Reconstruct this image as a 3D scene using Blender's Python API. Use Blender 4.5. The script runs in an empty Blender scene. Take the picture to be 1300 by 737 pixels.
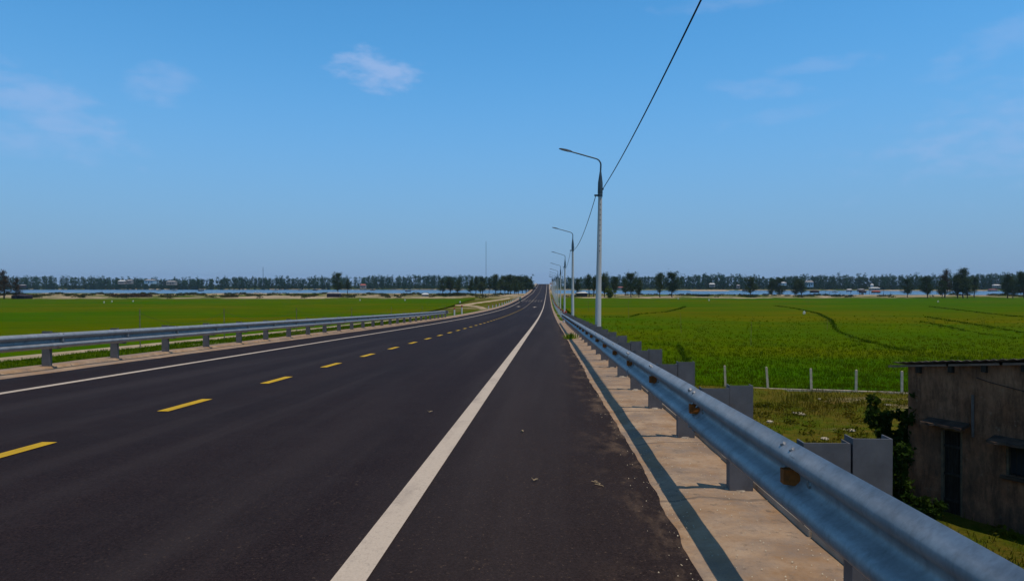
import bpy, bmesh, math, random
import numpy as np
from mathutils import Vector, Matrix

random.seed(7)
rng = np.random.default_rng(11)
R = math.radians
scene = bpy.context.scene
col = scene.collection

# ------------------------------------------------------------------ camera
YAW = math.atan(0.0525)
CT, ST = math.cos(YAW), math.sin(YAW)
EYE = 1.32
cam_d = bpy.data.cameras.new('camera')
cam = bpy.data.objects.new('camera', cam_d)
col.objects.link(cam)
cam.location = (0, 0, EYE)
cam.rotation_euler = (R(90), 0, YAW)
cam_d.sensor_width = 36.0
cam_d.lens = 36.0 * 870 / 1300
cam_d.shift_y = -0.005
cam_d.clip_start = 0.05
cam_d.clip_end = 12000
scene.camera = cam

# ------------------------------------------------------------------ light
SUN = Vector((0.25, -0.16, 1.0)).normalized()
sun_el = math.asin(SUN.z)
sun_rot = math.atan2(SUN.x, SUN.y)
sd = bpy.data.lights.new('sun', 'SUN')
sd.energy = 3.2
sd.angle = R(0.5)
sd.color = (1.0, 0.93, 0.82)
so = bpy.data.objects.new('sun', sd)
col.objects.link(so)
so.rotation_euler = SUN.to_track_quat('Z', 'Y').to_euler()

world = bpy.data.worlds.new('World')
scene.world = world
world.use_nodes = True
wn, wl = world.node_tree.nodes, world.node_tree.links
wn.clear()
w_out = wn.new('ShaderNodeOutputWorld')
w_bg = wn.new('ShaderNodeBackground')
w_sky = wn.new('ShaderNodeTexSky')
w_sky.sky_type = 'NISHITA'
w_sky.sun_disc = False
w_sky.sun_elevation = sun_el
w_sky.sun_rotation = sun_rot
w_sky.air_density = 1.0
w_sky.dust_density = 0.3
w_sky.ozone_density = 10.0
SKY = 0.10
w_bg.inputs['Strength'].default_value = SKY
w_tint = wn.new('ShaderNodeMix'); w_tint.data_type = 'RGBA'; w_tint.blend_type = 'MULTIPLY'
w_tint.inputs['B'].default_value = (0.84, 1.66, 1.70, 1)
wl.new(w_sky.outputs[0], w_tint.inputs['A'])
w_tc = wn.new('ShaderNodeTexCoord')
# the milky layer of air low over the horizon, the same all round
w_sep = wn.new('ShaderNodeSeparateXYZ'); wl.new(w_tc.outputs['Generated'], w_sep.inputs[0])
w_hi = wn.new('ShaderNodeMapRange'); w_hi.interpolation_type = 'SMOOTHSTEP'
wl.new(w_sep.outputs['Z'], w_hi.inputs['Value'])
for k_, x_ in (('From Min', 0.36), ('From Max', 0.85), ('To Min', 1.0), ('To Max', 0.12)):
    w_hi.inputs[k_].default_value = x_
wl.new(w_hi.outputs[0], w_tint.inputs['Factor'])
w_el = wn.new('ShaderNodeMapRange'); w_el.interpolation_type = 'SMOOTHERSTEP'
wl.new(w_sep.outputs['Z'], w_el.inputs['Value'])
for k_, x_ in (('From Min', -0.12), ('From Max', 0.44), ('To Min', 1.0), ('To Max', 0.0)):
    w_el.inputs[k_].default_value = x_
w_low = wn.new('ShaderNodeMix'); w_low.data_type = 'RGBA'
wl.new(w_el.outputs[0], w_low.inputs['Factor'])
wl.new(w_tint.outputs['Result'], w_low.inputs['A'])
w_low.inputs['B'].default_value = (0.208 / SKY, 0.306 / SKY, 0.522 / SKY, 1)
w_noise = wn.new('ShaderNodeTexNoise')
w_noise.inputs['Scale'].default_value = 26.0
w_noise.inputs['Detail'].default_value = 7.0
w_noise.inputs['Roughness'].default_value = 0.55
w_map = wn.new('ShaderNodeMapping')
w_map.inputs['Scale'].default_value = (1, 1, 2.4)
wl.new(w_tc.outputs['Generated'], w_map.inputs['Vector'])
wl.new(w_map.outputs[0], w_noise.inputs['Vector'])


def ray(u, v):
    c = Vector(((u - 650) / 870, 1.0, (362 - v) / 870))
    return Vector((c.x * CT - c.y * ST, c.x * ST + c.y * CT, c.z))


def cloud_mask(u, v, su, sv, tilt, lo, hi, amt):
    """soft patch of thin cloud hanging in one direction of the sky"""
    d = ray(u, v).normalized()
    right = Vector((d.y, -d.x, 0)).normalized()
    up = right.cross(d)
    a, b = right * math.cos(tilt) + up * math.sin(tilt), up * math.cos(tilt) - right * math.sin(tilt)
    outs = []
    for ax, s in ((a, su / 870), (b, sv / 870)):
        dp = wn.new('ShaderNodeVectorMath'); dp.operation = 'DOT_PRODUCT'
        wl.new(w_tc.outputs['Generated'], dp.inputs[0]); dp.inputs[1].default_value = ax
        m = wn.new('ShaderNodeMath'); m.operation = 'MULTIPLY_ADD'
        wl.new(dp.outputs['Value'], m.inputs[0])
        m.inputs[1].default_value = 1 / s; m.inputs[2].default_value = -ax.dot(d) / s
        p = wn.new('ShaderNodeMath'); p.operation = 'MULTIPLY'
        wl.new(m.outputs[0], p.inputs[0]); wl.new(m.outputs[0], p.inputs[1])
        outs.append(p.outputs[0])
    ad = wn.new('ShaderNodeMath'); ad.operation = 'ADD'
    wl.new(outs[0], ad.inputs[0]); wl.new(outs[1], ad.inputs[1])
    # front half of the sky only
    fd = wn.new('ShaderNodeVectorMath'); fd.operation = 'DOT_PRODUCT'
    wl.new(w_tc.outputs['Generated'], fd.inputs[0]); fd.inputs[1].default_value = d
    fg = wn.new('ShaderNodeMath'); fg.operation = 'GREATER_THAN'
    wl.new(fd.outputs['Value'], fg.inputs[0]); fg.inputs[1].default_value = 0.2
    # noise eats the rim
    nz = wn.new('ShaderNodeMath'); nz.operation = 'MULTIPLY_ADD'
    wl.new(w_noise.outputs['Fac'], nz.inputs[0]); nz.inputs[1].default_value = -6.0
    nz.inputs[2].default_value = 3.0
    s2 = wn.new('ShaderNodeMath'); s2.operation = 'ADD'
    wl.new(ad.outputs[0], s2.inputs[0]); wl.new(nz.outputs[0], s2.inputs[1])
    mr = wn.new('ShaderNodeMapRange'); mr.interpolation_type = 'SMOOTHSTEP'
    wl.new(s2.outputs[0], mr.inputs['Value'])
    mr.inputs['From Min'].default_value = lo; mr.inputs['From Max'].default_value = hi
    mr.inputs['To Min'].default_value = amt; mr.inputs['To Max'].default_value = 0.0
    g = wn.new('ShaderNodeMath'); g.operation = 'MULTIPLY'
    wl.new(mr.outputs[0], g.inputs[0]); wl.new(fg.outputs[0], g.inputs[1])
    return g.outputs[0]


cloud_sum = None
for args in ((482, 90, 46, 20, -0.12, -0.9, 1.9, 0.68), (20, 116, 95, 26, -0.42, -0.9, 2.0, 0.42),
             (206, 106, 30, 18, 0.25, -1.0, 2.2, 0.30), (30, 178, 70, 16, -0.1, -1.2, 2.0, 0.30),
             (1290, 40, 70, 16, 0.35, -1.0, 2.2, 0.24), (1045, 82, 50, 7, 0.0, -1.0, 2.2, 0.22),
             (965, 112, 44, 10, -0.1, -1.0, 2.2, 0.22), (990, 146, 55, 8, 0.1, -1.0, 2.2, 0.18),
             (920, 2, 60, 8, 0.0, -1.0, 2.2, 0.22), (-420, 110, 150, 40, 0.2, -0.8, 1.8, 0.4),
             (1650, 90, 240, 50, 0.1, -1.0, 2.2, 0.4)):
    o_ = cloud_mask(*args)
    if cloud_sum is None:
        cloud_sum = o_
    else:
        mx = wn.new('ShaderNodeMath'); mx.operation = 'MAXIMUM'
        wl.new(cloud_sum, mx.inputs[0]); wl.new(o_, mx.inputs[1])
        cloud_sum = mx.outputs[0]
w_mix = wn.new('ShaderNodeMix'); w_mix.data_type = 'RGBA'
wl.new(cloud_sum, w_mix.inputs['Factor'])
wl.new(w_low.outputs['Result'], w_mix.inputs['A'])
w_mix.inputs['B'].default_value = (0.36 / SKY, 0.50 / SKY, 0.80 / SKY, 1)
wl.new(w_mix.outputs['Result'], w_bg.inputs['Color'])
wl.new(w_bg.outputs[0], w_out.inputs['Surface'])

scene.view_settings.view_transform = 'Standard'
scene.view_settings.look = 'None'
scene.view_settings.gamma = 1.0
scene.view_settings.use_curve_mapping = False
scene.view_settings.exposure = 0.0
scene.cycles.volume_bounces = 0
scene.cycles.max_bounces = 6

# ------------------------------------------------------------------ helpers


def P(u, v, Z):
    """place in the world seen at depth Z"""
    xc = (u - 650) / 870 * Z
    return Vector((xc * CT - Z * ST, xc * ST + Z * CT, EYE + (362 - v) / 870 * Z))


def G(u, v, z):
    Z = (EYE - z) * 870 / (v - 362)
    p = P(u, v, Z)
    p.z = z
    return p


def tag(o, label=None, cat=None, group=None, kind=None):
    if label: o['label'] = label
    if cat: o['category'] = cat
    if group: o['group'] = group
    if kind: o['kind'] = kind
    return o


def link(name, me, parent=None, kind=None):
    o = bpy.data.objects.new(name, me)
    col.objects.link(o)
    if parent is not None: o.parent = parent
    if kind: o['kind'] = kind
    return o


def empty(name, loc, rz=0.0):
    o = bpy.data.objects.new(name, None)
    o.empty_display_size = 0.2
    col.objects.link(o)
    o.location = loc
    o.rotation_euler = (0, 0, rz)
    return o


def copy_tree(o, parent=None):
    c = o.copy()
    col.objects.link(c)
    if parent is not None: c.parent = parent
    for ch in o.children:
        copy_tree(ch, c)
    return c


class MB:
    """collects shapes for one mesh"""
    def __init__(self):
        self.v, self.f, self.m = [], [], []

    def quad(self, *ps):
        n = len(self.v)
        self.v += [tuple(p) for p in ps]
        self.f.append(tuple(range(n, n + len(ps))))

    def box(self, x0, x1, y0, y1, z0, z1, M=None):
        n = len(self.v)
        c = [(x, y, z) for z in (z0, z1) for x, y in ((x0, y0), (x1, y0), (x1, y1), (x0, y1))]
        if M is not None: c = [tuple(M @ Vector(p)) for p in c]
        self.v += c
        self.f += [tuple(n + i for i in q) for q in
                   ((3, 2, 1, 0), (4, 5, 6, 7), (0, 1, 5, 4), (1, 2, 6, 5), (2, 3, 7, 6), (3, 0, 4, 7))]

    def tube(self, pts, radii, seg=8, cap=True):
        pts = [Vector(p) for p in pts]
        if not isinstance(radii, (list, tuple)): radii = [radii] * len(pts)
        n = len(self.v)
        ref = None
        for i, p in enumerate(pts):
            t = (pts[min(i + 1, len(pts) - 1)] - pts[max(i - 1, 0)]).normalized()
            if ref is None:
                ref = Vector((0, 1, 0)) if abs(t.y) < 0.9 else Vector((1, 0, 0))
            a = t.cross(ref).normalized(); b = t.cross(a)
            for k in range(seg):
                w = 2 * math.pi * k / seg
                self.v.append(tuple(p + (a * math.cos(w) + b * math.sin(w)) * radii[i]))
        for i in range(len(pts) - 1):
            for k in range(seg):
                k2 = (k + 1) % seg
                self.f.append((n + i * seg + k, n + i * seg + k2, n + (i + 1) * seg + k2, n + (i + 1) * seg + k))
        if cap:
            self.f.append(tuple(n + k for k in range(seg)))
            self.f.append(tuple(n + (len(pts) - 1) * seg + k for k in range(seg)))

    def extrude(self, prof, y0, y1, axis='y'):
        """closed profile of (x, z) points swept along y"""
        n = len(self.v); k = len(prof)
        for y in (y0, y1):
            self.v += [(x, y, z) for x, z in prof]
        for i in range(k):
            j = (i + 1) % k
            self.f.append((n + i, n + j, n + k + j, n + k + i))
        self.f.append(tuple(n + i for i in range(k)))
        self.f.append(tuple(n + k + i for i in range(k)))

    def mesh(self, name, mat, smooth=False, fix=True):
        me = bpy.data.meshes.new(name)
        me.from_pydata(self.v, [], self.f)
        if fix:
            bm = bmesh.new(); bm.from_mesh(me)
            bmesh.ops.recalc_face_normals(bm, faces=bm.faces)
            bm.to_mesh(me); bm.free()
        me.materials.append(mat)
        if smooth:
            me.polygons.foreach_set('use_smooth', [True] * len(me.polygons))
            if smooth != 'all':
                try: me.set_sharp_from_angle(angle=R(38))
                except Exception: pass
        me.update()
        return me

    def build(self, name, mat, parent=None, smooth=False, kind=None):
        return link(name, self.mesh(name, mat, smooth), parent, kind)


def np_mesh(name, V, F, mat, smooth=False):
    """V (n,3), F (m,k) with a fixed k"""
    me = bpy.data.meshes.new(name)
    V = np.ascontiguousarray(V, np.float32); F = np.ascontiguousarray(F, np.int32)
    me.vertices.add(len(V)); me.vertices.foreach_set('co', V.ravel())
    k = F.shape[1]
    me.loops.add(F.size); me.loops.foreach_set('vertex_index', F.ravel())
    me.polygons.add(len(F))
    me.polygons.foreach_set('loop_start', np.arange(0, F.size, k, dtype=np.int32))
    me.polygons.foreach_set('loop_total', np.full(len(F), k, np.int32))
    if smooth: me.polygons.foreach_set('use_smooth', np.ones(len(F), bool))
    me.update(calc_edges=True)
    me.validate()
    me.materials.append(mat)
    return me


def grid_mesh(name, X, Y, Z, mat, smooth=True):
    ny, nx = X.shape
    V = np.stack([X, Y, Z], -1).reshape(-1, 3)
    i = np.arange(ny - 1)[:, None] * nx + np.arange(nx - 1)[None, :]
    F = np.stack([i, i + 1, i + nx + 1, i + nx], -1).reshape(-1, 4)
    return np_mesh(name, V, F, mat, smooth)


# ------------------------------------------------------------------ materials


class NT:
    def __init__(self, name):
        self.mat = bpy.data.materials.new(name)
        self.mat.use_nodes = True
        self.n, self.l = self.mat.node_tree.nodes, self.mat.node_tree.links
        self.bsdf = self.n['Principled BSDF']
        self.out = self.n['Material Output']

    def pos(self, obj=False, scale=(1, 1, 1)):
        if obj:
            s = self.n.new('ShaderNodeTexCoord').outputs['Object']
        else:
            s = self.n.new('ShaderNodeNewGeometry').outputs['Position']
        if tuple(scale) != (1, 1, 1):
            m = self.n.new('ShaderNodeMapping'); m.inputs['Scale'].default_value = scale
            self.l.new(s, m.inputs['Vector']); s = m.outputs[0]
        return s

    def noise(self, vec, scale, detail=4, rough=0.55, lo=0.35, hi=0.65, a=0.0, b=1.0):
        t = self.n.new('ShaderNodeTexNoise')
        t.inputs['Scale'].default_value = scale; t.inputs['Detail'].default_value = detail
        t.inputs['Roughness'].default_value = rough
        self.l.new(vec, t.inputs['Vector'])
        return self.rng(t.outputs['Fac'], lo, hi, a, b)

    def rng(self, v, lo, hi, a=0.0, b=1.0):
        m = self.n.new('ShaderNodeMapRange')
        self.l.new(v, m.inputs['Value'])
        for k, x in (('From Min', lo), ('From Max', hi), ('To Min', a), ('To Max', b)):
            m.inputs[k].default_value = x
        return m.outputs[0]

    def math(self, op, a, b):
        m = self.n.new('ShaderNodeMath'); m.operation = op
        for i, x in enumerate((a, b)):
            if isinstance(x, (int, float)): m.inputs[i].default_value = x
            else: self.l.new(x, m.inputs[i])
        return m.outputs[0]

    def mix(self, f, a, b):
        m = self.n.new('ShaderNodeMix'); m.data_type = 'RGBA'
        for k, x in (('Factor', f), ('A', a), ('B', b)):
            s = m.inputs[k]
            if isinstance(x, (int, float)): s.default_value = x
            elif isinstance(x, tuple): s.default_value = (*x, 1)
            else: self.l.new(x, s)
        return m.outputs['Result']

    def sep(self, vec):
        s = self.n.new('ShaderNodeSeparateXYZ'); self.l.new(vec, s.inputs[0])
        return s.outputs

    def color(self, c):
        if isinstance(c, tuple): self.bsdf.inputs['Base Color'].default_value = (*c, 1)
        else: self.l.new(c, self.bsdf.inputs['Base Color'])

    def bump(self, h, strength=0.3, dist=0.02):
        b = self.n.new('ShaderNodeBump')
        b.inputs['Strength'].default_value = strength; b.inputs['Distance'].default_value = dist
        self.l.new(h, b.inputs['Height']); self.l.new(b.outputs[0], self.bsdf.inputs['Normal'])

    def set(self, rough=None, metal=None, spec=None):
        if rough is not None:
            if isinstance(rough, (int, float)): self.bsdf.inputs['Roughness'].default_value = rough
            else: self.l.new(rough, self.bsdf.inputs['Roughness'])
        if metal is not None: self.bsdf.inputs['Metallic'].default_value = metal
        if spec is not None: self.bsdf.inputs['Specular IOR Level'].default_value = spec
        return self


def simple(name, c1, c2, scale, rough=0.7, metal=0.0, bump=0.15, obj=True, stretch=(1, 1, 1), spec=0.12, dist=0.01):
    t = NT(name)
    v = t.pos(obj, stretch)
    f = t.noise(v, scale, 6, 0.6)
    t.color(t.mix(f, c1, c2))
    g = t.noise(v, scale * 5, 4, 0.6, 0.3, 0.7)
    t.bump(g, bump, dist)
    return t.set(rough, metal, spec).mat


def leaf(name, c1, c2, scale=0.6, obj=False, trans=0.25, rough=0.6):
    t = NT(name)
    v = t.pos(obj)
    f = t.noise(v, scale, 3, 0.6, 0.3, 0.7)
    oi = t.n.new('ShaderNodeObjectInfo')
    f2 = t.math('ADD', f, t.rng(oi.outputs['Random'], 0, 1, -0.25, 0.25))
    c = t.mix(f2, c1, c2)
    t.color(c); t.set(rough, 0, 0.0)
    tr = t.n.new('ShaderNodeBsdfTranslucent'); t.l.new(c, tr.inputs['Color'])
    mx = t.n.new('ShaderNodeMixShader'); mx.inputs[0].default_value = trans
    t.l.new(t.bsdf.outputs[0], mx.inputs[1]); t.l.new(tr.outputs[0], mx.inputs[2])
    t.l.new(mx.outputs[0], t.out.inputs['Surface'])
    return t.mat


M = {}
# asphalt: dark, fine aggregate, wheel tracks, sand blown in along the right edge
t = NT('asphalt')
p = t.pos()
sx = t.sep(p)
agg = t.noise(p, 62, 5, 0.85, 0.40, 0.64)
big = t.noise(t.pos(False, (1, 0.12, 1)), 0.9, 5, 0.6, 0.3, 0.7)
c = t.mix(agg, (0.0075, 0.0042, 0.0040), (0.040, 0.0245, 0.0222))
c = t.mix(t.rng(sx[0], -1.3, -0.5, 0.0, 0.55), c, t.mix(agg, (0.022, 0.0145, 0.0115), (0.046, 0.031, 0.025)))
c = t.mix(t.math('MULTIPLY', big, 0.40), c, (0.012, 0.009, 0.009))
trk = t.noise(t.pos(False, (1.0, 0.02, 1)), 1.15, 4, 0.6, 0.48, 0.66)
c = t.mix(t.math('MULTIPLY', trk, 0.38), c, (0.043, 0.032, 0.029))
oil = t.noise(t.pos(False, (1.0, 0.5, 1)), 1.7, 5, 0.65, 0.66, 0.76)
c = t.mix(t.math('MULTIPLY', oil, 0.6), c, (0.007, 0.005, 0.005))
med = t.noise(p, 2.2, 6, 0.65, 0.45, 0.8)
c = t.mix(t.math('MULTIPLY', med, 0.3), c, (0.036, 0.026, 0.024))
edge = t.rng(sx[0], 0.05, 0.80, 0.0, 0.75)
sandn = t.noise(t.pos(False, (1.6, 0.7, 1)), 2.3, 8, 0.68, 0.50, 0.66)
sandm = t.math('MULTIPLY', t.math('MULTIPLY', edge, edge), sandn)
fleck = t.noise(p, 42, 3, 0.75, 0.62, 0.70, 0, 0.42)
sandm = t.math('ADD', t.math('MULTIPLY', sandm, 0.85), t.math('MULTIPLY', fleck, t.rng(sx[0], -3, 0.8, 0.40, 1.0)))
c = t.mix(sandm, c, (0.22, 0.14, 0.085))
t.color(c)
t.bump(agg, 0.3, 0.006)
t.set(0.65, 0, 0.02)
M['asphalt'] = t.mat


def paint(name, cc, worn):
    t = NT(name); p = t.pos()
    w = t.noise(p, 26, 8, 0.8, 0.54, 0.66)
    w2 = t.noise(p, 1.1, 5, 0.7, 0.4, 0.7, 0.2, 0.8)
    g = t.noise(p, 90, 2, 0.6, 0.3, 0.7)
    c = t.mix(t.math('MULTIPLY', w, w2), cc, worn)
    c = t.mix(t.noise(t.pos(False, (1, 0.35, 1)), 3.2, 7, 0.7, 0.5, 0.8, 0, 0.55), c, worn)
    c = t.mix(t.math('MULTIPLY', g, 0.22), c, worn)
    t.color(c); t.bump(g, 0.4, 0.004)
    return t.set(0.7, 0, 0.12).mat


M['white_line'] = paint('white_line_paint', (0.50, 0.39, 0.285), (0.13, 0.10, 0.08))
M['yellow_line'] = paint('yellow_line_paint', (0.52, 0.30, 0.003), (0.22, 0.13, 0.015))
M['faded_line'] = paint('faded_line_paint', (0.21, 0.15, 0.085), (0.06, 0.045, 0.035))

# concrete shoulder strip with sand on it
t = NT('shoulder_concrete'); p = t.pos(); sx = t.sep(p)
a = t.noise(p, 3.0, 8, 0.68, 0.36, 0.66)
c = t.mix(a, (0.26, 0.145, 0.068), (0.38, 0.255, 0.155))
jn = t.rng(t.math('ABSOLUTE', t.math('SUBTRACT', t.math('FRACT', t.math('MULTIPLY', t.math('ADD', sx[1], t.noise(p, 2.0, 4, 0.6, 0.3, 0.7, 0, 0.12)), 0.5128), 0.0), 0.45), 0.0), 0.004, 0.016, 0.75, 0.0)
c = t.mix(jn, c, (0.10, 0.07, 0.05))
b = t.noise(p, 1.6, 8, 0.75, 0.44, 0.60)
c = t.mix(t.math('MULTIPLY', b, 0.8), c, (0.20, 0.145, 0.105))
d = t.noise(p, 9, 8, 0.8, 0.56, 0.66)
c = t.mix(t.math('MULTIPLY', d, 0.75), c, (0.11, 0.075, 0.05))
# joint between the poured pads and the sandy gutter
t.color(c)
t.bump(t.noise(p, 30, 6, 0.7, 0.2, 0.8), 0.5, 0.012)
M['shoulder'] = t.set(0.9, 0, 0.2).mat

M['kerb'] = simple('kerb_concrete', (0.40, 0.33, 0.25), (0.24, 0.18, 0.13), 2.2, 0.9, 0, 0.3, False)
M['path'] = simple('path_concrete', (0.42, 0.32, 0.20), (0.30, 0.22, 0.13), 1.2, 0.9, 0, 0.2, False)
M['dirt'] = simple('track_dirt', (0.42, 0.30, 0.18), (0.28, 0.19, 0.10), 0.6, 0.95, 0, 0.3, False)

# ground: grass, dry waste grass, sand blended by masks (zones of the place)
t = NT('ground_soil'); p = t.pos()
at = t.n.new('ShaderNodeVertexColor'); at.layer_name = 'zone'
zs = t.n.new('ShaderNodeSeparateColor'); t.l.new(at.outputs['Color'], zs.inputs[0])
n1 = t.noise(p, 0.55, 8, 0.7, 0.30, 0.54)
n2 = t.noise(p, 3.0, 6, 0.7, 0.35, 0.68)
n3 = t.noise(p, 0.06, 5, 0.6, 0.35, 0.65)
grass = t.mix(n2, (0.028, 0.062, 0.002), (0.072, 0.100, 0.004))
dry = t.mix(n2, (0.060, 0.066, 0.006), (0.135, 0.088, 0.014))
c = t.mix(t.math('MULTIPLY', zs.outputs[1], n1), grass, dry)
ws = t.noise(p, 0.42, 9, 0.72, 0.60, 0.70)
c = t.mix(t.math('MULTIPLY', zs.outputs[1], ws), c, (0.30, 0.17, 0.05))
sand = t.mix(n3, (0.42, 0.31, 0.20), (0.24, 0.17, 0.10))
sn = t.noise(t.pos(False, (0.5, 1, 1)), 0.10, 8, 0.7, 0.36, 0.60, -0.5, 1.0)
sm = t.rng(t.math('ADD', zs.outputs[0], sn), 0.75, 1.15)
c = t.mix(sm, c, sand)
c = t.mix(zs.outputs[2], c, t.mix(n3, (0.018, 0.032, 0.010), (0.040, 0.050, 0.016)))
t.color(c)
t.bump(t.noise(p, 5, 8, 0.75, 0.2, 0.8), 0.8, 0.08)
M['ground'] = t.set(0.95, 0, 0.0).mat

# rice canopy: bright and olive paddies in long bands
t = NT('rice_canopy'); p = t.pos()
at = t.n.new('ShaderNodeVertexColor'); at.layer_name = 'zone'
zs = t.n.new('ShaderNodeSeparateColor'); t.l.new(at.outputs['Color'], zs.inputs[0])
na = t.noise(t.pos(False, (0.35, 1.0, 1)), 0.050, 6, 0.6, 0.42, 0.60)
nb = t.noise(t.pos(False, (0.5, 1.3, 1)), 0.9, 7, 0.7, 0.3, 0.72)
nc = t.noise(t.pos(False, (0.25, 1.0, 1)), 0.22, 6, 0.65, 0.35, 0.65)
vor = t.n.new('ShaderNodeTexVoronoi'); vor.inputs['Scale'].default_value = 0.020
wob = t.n.new('ShaderNodeVectorMath'); wob.operation = 'MULTIPLY_ADD'
wnz = t.n.new('ShaderNodeTexNoise'); wnz.inputs['Scale'].default_value = 0.03
t.l.new(p, wnz.inputs['Vector']); t.l.new(wnz.outputs['Color'], wob.inputs[0]); wob.inputs[1].default_value = (26, 26, 0)
t.l.new(t.pos(False, (0.5, 1.2, 0)), wob.inputs[2]); t.l.new(wob.outputs[0], vor.inputs['Vector'])
plot = t.math('MULTIPLY', t.math('SUBTRACT', t.sep(vor.outputs['Color'])[0], 0.5), 0.75)
oli = t.rng(t.math('ADD', t.math('ADD', t.math('MULTIPLY', na, 0.55), plot), zs.outputs[0]), 0.10, 1.15)
c = t.mix(oli, (0.038, 0.100, 0.0004), (0.118, 0.096, 0.0005))
c = t.mix(t.math('MULTIPLY', nc, 0.45), c, (0.030, 0.058, 0.0008))
c = t.mix(t.math('MULTIPLY', nb, 0.22), c, (0.018, 0.040, 0.0006))
c = t.mix(t.math('MULTIPLY', zs.outputs[1], 0.55), c, (0.028, 0.052, 0.001))
t.color(c)
t.bump(t.noise(p, 7, 6, 0.8, 0.2, 0.8), 0.3, 0.05)
M['rice'] = t.set(0.9, 0, 0.0).mat
M['rice_leaf'] = leaf('rice_leaf', (0.044, 0.096, 0.0008), (0.096, 0.104, 0.001), 0.12, trans=0.4)
M['bund_leaf'] = leaf('bund_grass', (0.030, 0.066, 0.001), (0.060, 0.092, 0.002), 0.8)
M['verge_leaf'] = leaf('verge_grass', (0.040, 0.094, 0.001), (0.085, 0.112, 0.002), 0.5, trans=0.4)
M['weed_leaf'] = leaf('weed_leaf', (0.038, 0.062, 0.002), (0.120, 0.088, 0.008), 0.45)
M['shrub_leaf'] = leaf('shrub_leaf', (0.016, 0.032, 0.005), (0.040, 0.060, 0.007), 2.5)
M['tuft_leaf'] = leaf('tuft_leaf', (0.10, 0.17, 0.010), (0.16, 0.20, 0.014), 4.0)
M['wood_leaf'] = leaf('far_wood_leaf', (0.014, 0.048, 0.026), (0.042, 0.084, 0.030), 0.05, False, 0.15)
M['pine_leaf'] = leaf('casuarina_leaf', (0.024, 0.046, 0.018), (0.064, 0.084, 0.028), 0.35, False, 0.2)
M['brown_leaf'] = leaf('withered_leaf', (0.045, 0.034, 0.020), (0.075, 0.050, 0.028), 0.4, False, 0.15)
M['lime_leaf'] = leaf('lime_leaf', (0.075, 0.11, 0.008), (0.13, 0.15, 0.012), 0.4, False, 0.2)
M['scrub_leaf'] = leaf('scrub_leaf', (0.022, 0.036, 0.008), (0.070, 0.060, 0.018), 0.06, False, 0.15)
M['bark'] = simple('bark', (0.075, 0.055, 0.042), (0.035, 0.026, 0.020), 3, 0.9)
M['stem'] = simple('stem', (0.06, 0.06, 0.02), (0.04, 0.03, 0.015), 6, 0.9)

# water
t = NT('lagoon_water'); p = t.pos(False, (1, 1.6, 1))
w = t.noise(p, 0.55, 5, 0.65, 0.2, 0.8)
t.color(t.mix(t.noise(p, 0.012, 3, 0.5), (0.045, 0.075, 0.12), (0.075, 0.11, 0.16)))
t.bump(w, 0.5, 0.5)
M['water'] = t.set(0.22, 0, 0.5).mat


def galv(name, c1, c2, rough, scale=7.0, dirt=0.3, metal=0.55):
    t = NT(name); v = t.pos(True)
    wv = t.pos(False)
    a = t.noise(wv, scale, 6, 0.65, 0.3, 0.7)
    c = t.mix(a, c1, c2)
    s = t.noise(t.pos(False, (6, 6, 0.8)), 2.5, 6, 0.7, 0.5, 0.75)
    c = t.mix(t.math('MULTIPLY', s, dirt), c, (0.13, 0.11, 0.09))
    t.color(c)
    sp = t.noise(wv, 55, 2, 0.5, 0.4, 0.6)
    c = t.mix(t.math('MULTIPLY', sp, 0.16), c, (0.14, 0.14, 0.14))
    sc = t.noise(t.pos(False, (30, 2.5, 30)), 3.0, 5, 0.7, 0.66, 0.72)
    c = t.mix(t.math('MULTIPLY', sc, 0.5), c, (0.10, 0.085, 0.07))
    rs_ = t.noise(wv, 2.6, 8, 0.75, 0.66, 0.76)
    c = t.mix(t.math('MULTIPLY', rs_, 0.45), c, (0.16, 0.085, 0.045))
    t.color(c)
    t.bump(t.noise(wv, 30, 4, 0.6, 0.2, 0.8), 0.06, 0.004)
    t.set(t.noise(wv, 4, 5, 0.6, 0.3, 0.7, rough - 0.08, rough + 0.1), metal, 0.35)
    return t.mat


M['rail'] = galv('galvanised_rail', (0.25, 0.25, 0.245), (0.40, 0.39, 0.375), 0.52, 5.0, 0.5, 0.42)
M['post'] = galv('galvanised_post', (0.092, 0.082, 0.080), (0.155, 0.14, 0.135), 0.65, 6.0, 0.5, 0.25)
M['bolt'] = galv('bolt_steel', (0.25, 0.24, 0.23), (0.36, 0.33, 0.30), 0.5, 20, 0.5)
M['rust'] = simple('rusty_reflector', (0.50, 0.13, 0.022), (0.24, 0.075, 0.02), 18, 0.75, 0, 0.3, False)
M['mortar'] = simple('mortar', (0.42, 0.34, 0.25), (0.24, 0.18, 0.13), 12, 0.95, 0, 0.6, False)
M['pole'] = simple('pole_concrete', (0.60, 0.56, 0.50), (0.46, 0.42, 0.37), 1.6, 0.85, 0, 0.15, True, (2, 2, 0.35))
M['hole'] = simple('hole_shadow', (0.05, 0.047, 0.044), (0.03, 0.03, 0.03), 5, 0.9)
M['arm'] = simple('arm_steel', (0.085, 0.115, 0.125), (0.055, 0.075, 0.085), 3, 0.5, 0.5, 0.05)
M['lamp'] = simple('lamp_housing', (0.055, 0.07, 0.085), (0.04, 0.05, 0.06), 6, 0.45, 0.3, 0.05)
M['lens'] = simple('lamp_lens', (0.5, 0.5, 0.48), (0.4, 0.4, 0.38), 6, 0.25, 0, 0.02)
M['cable'] = simple('cable_rubber', (0.012, 0.013, 0.015), (0.022, 0.022, 0.024), 20, 0.6)
M['fpost'] = simple('fence_concrete', (0.62, 0.48, 0.34), (0.40, 0.31, 0.21), 3, 0.9, 0, 0.3, True)
M['stake'] = simple('stake_wood', (0.17, 0.15, 0.11), (0.09, 0.075, 0.055), 5, 0.9)
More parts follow.
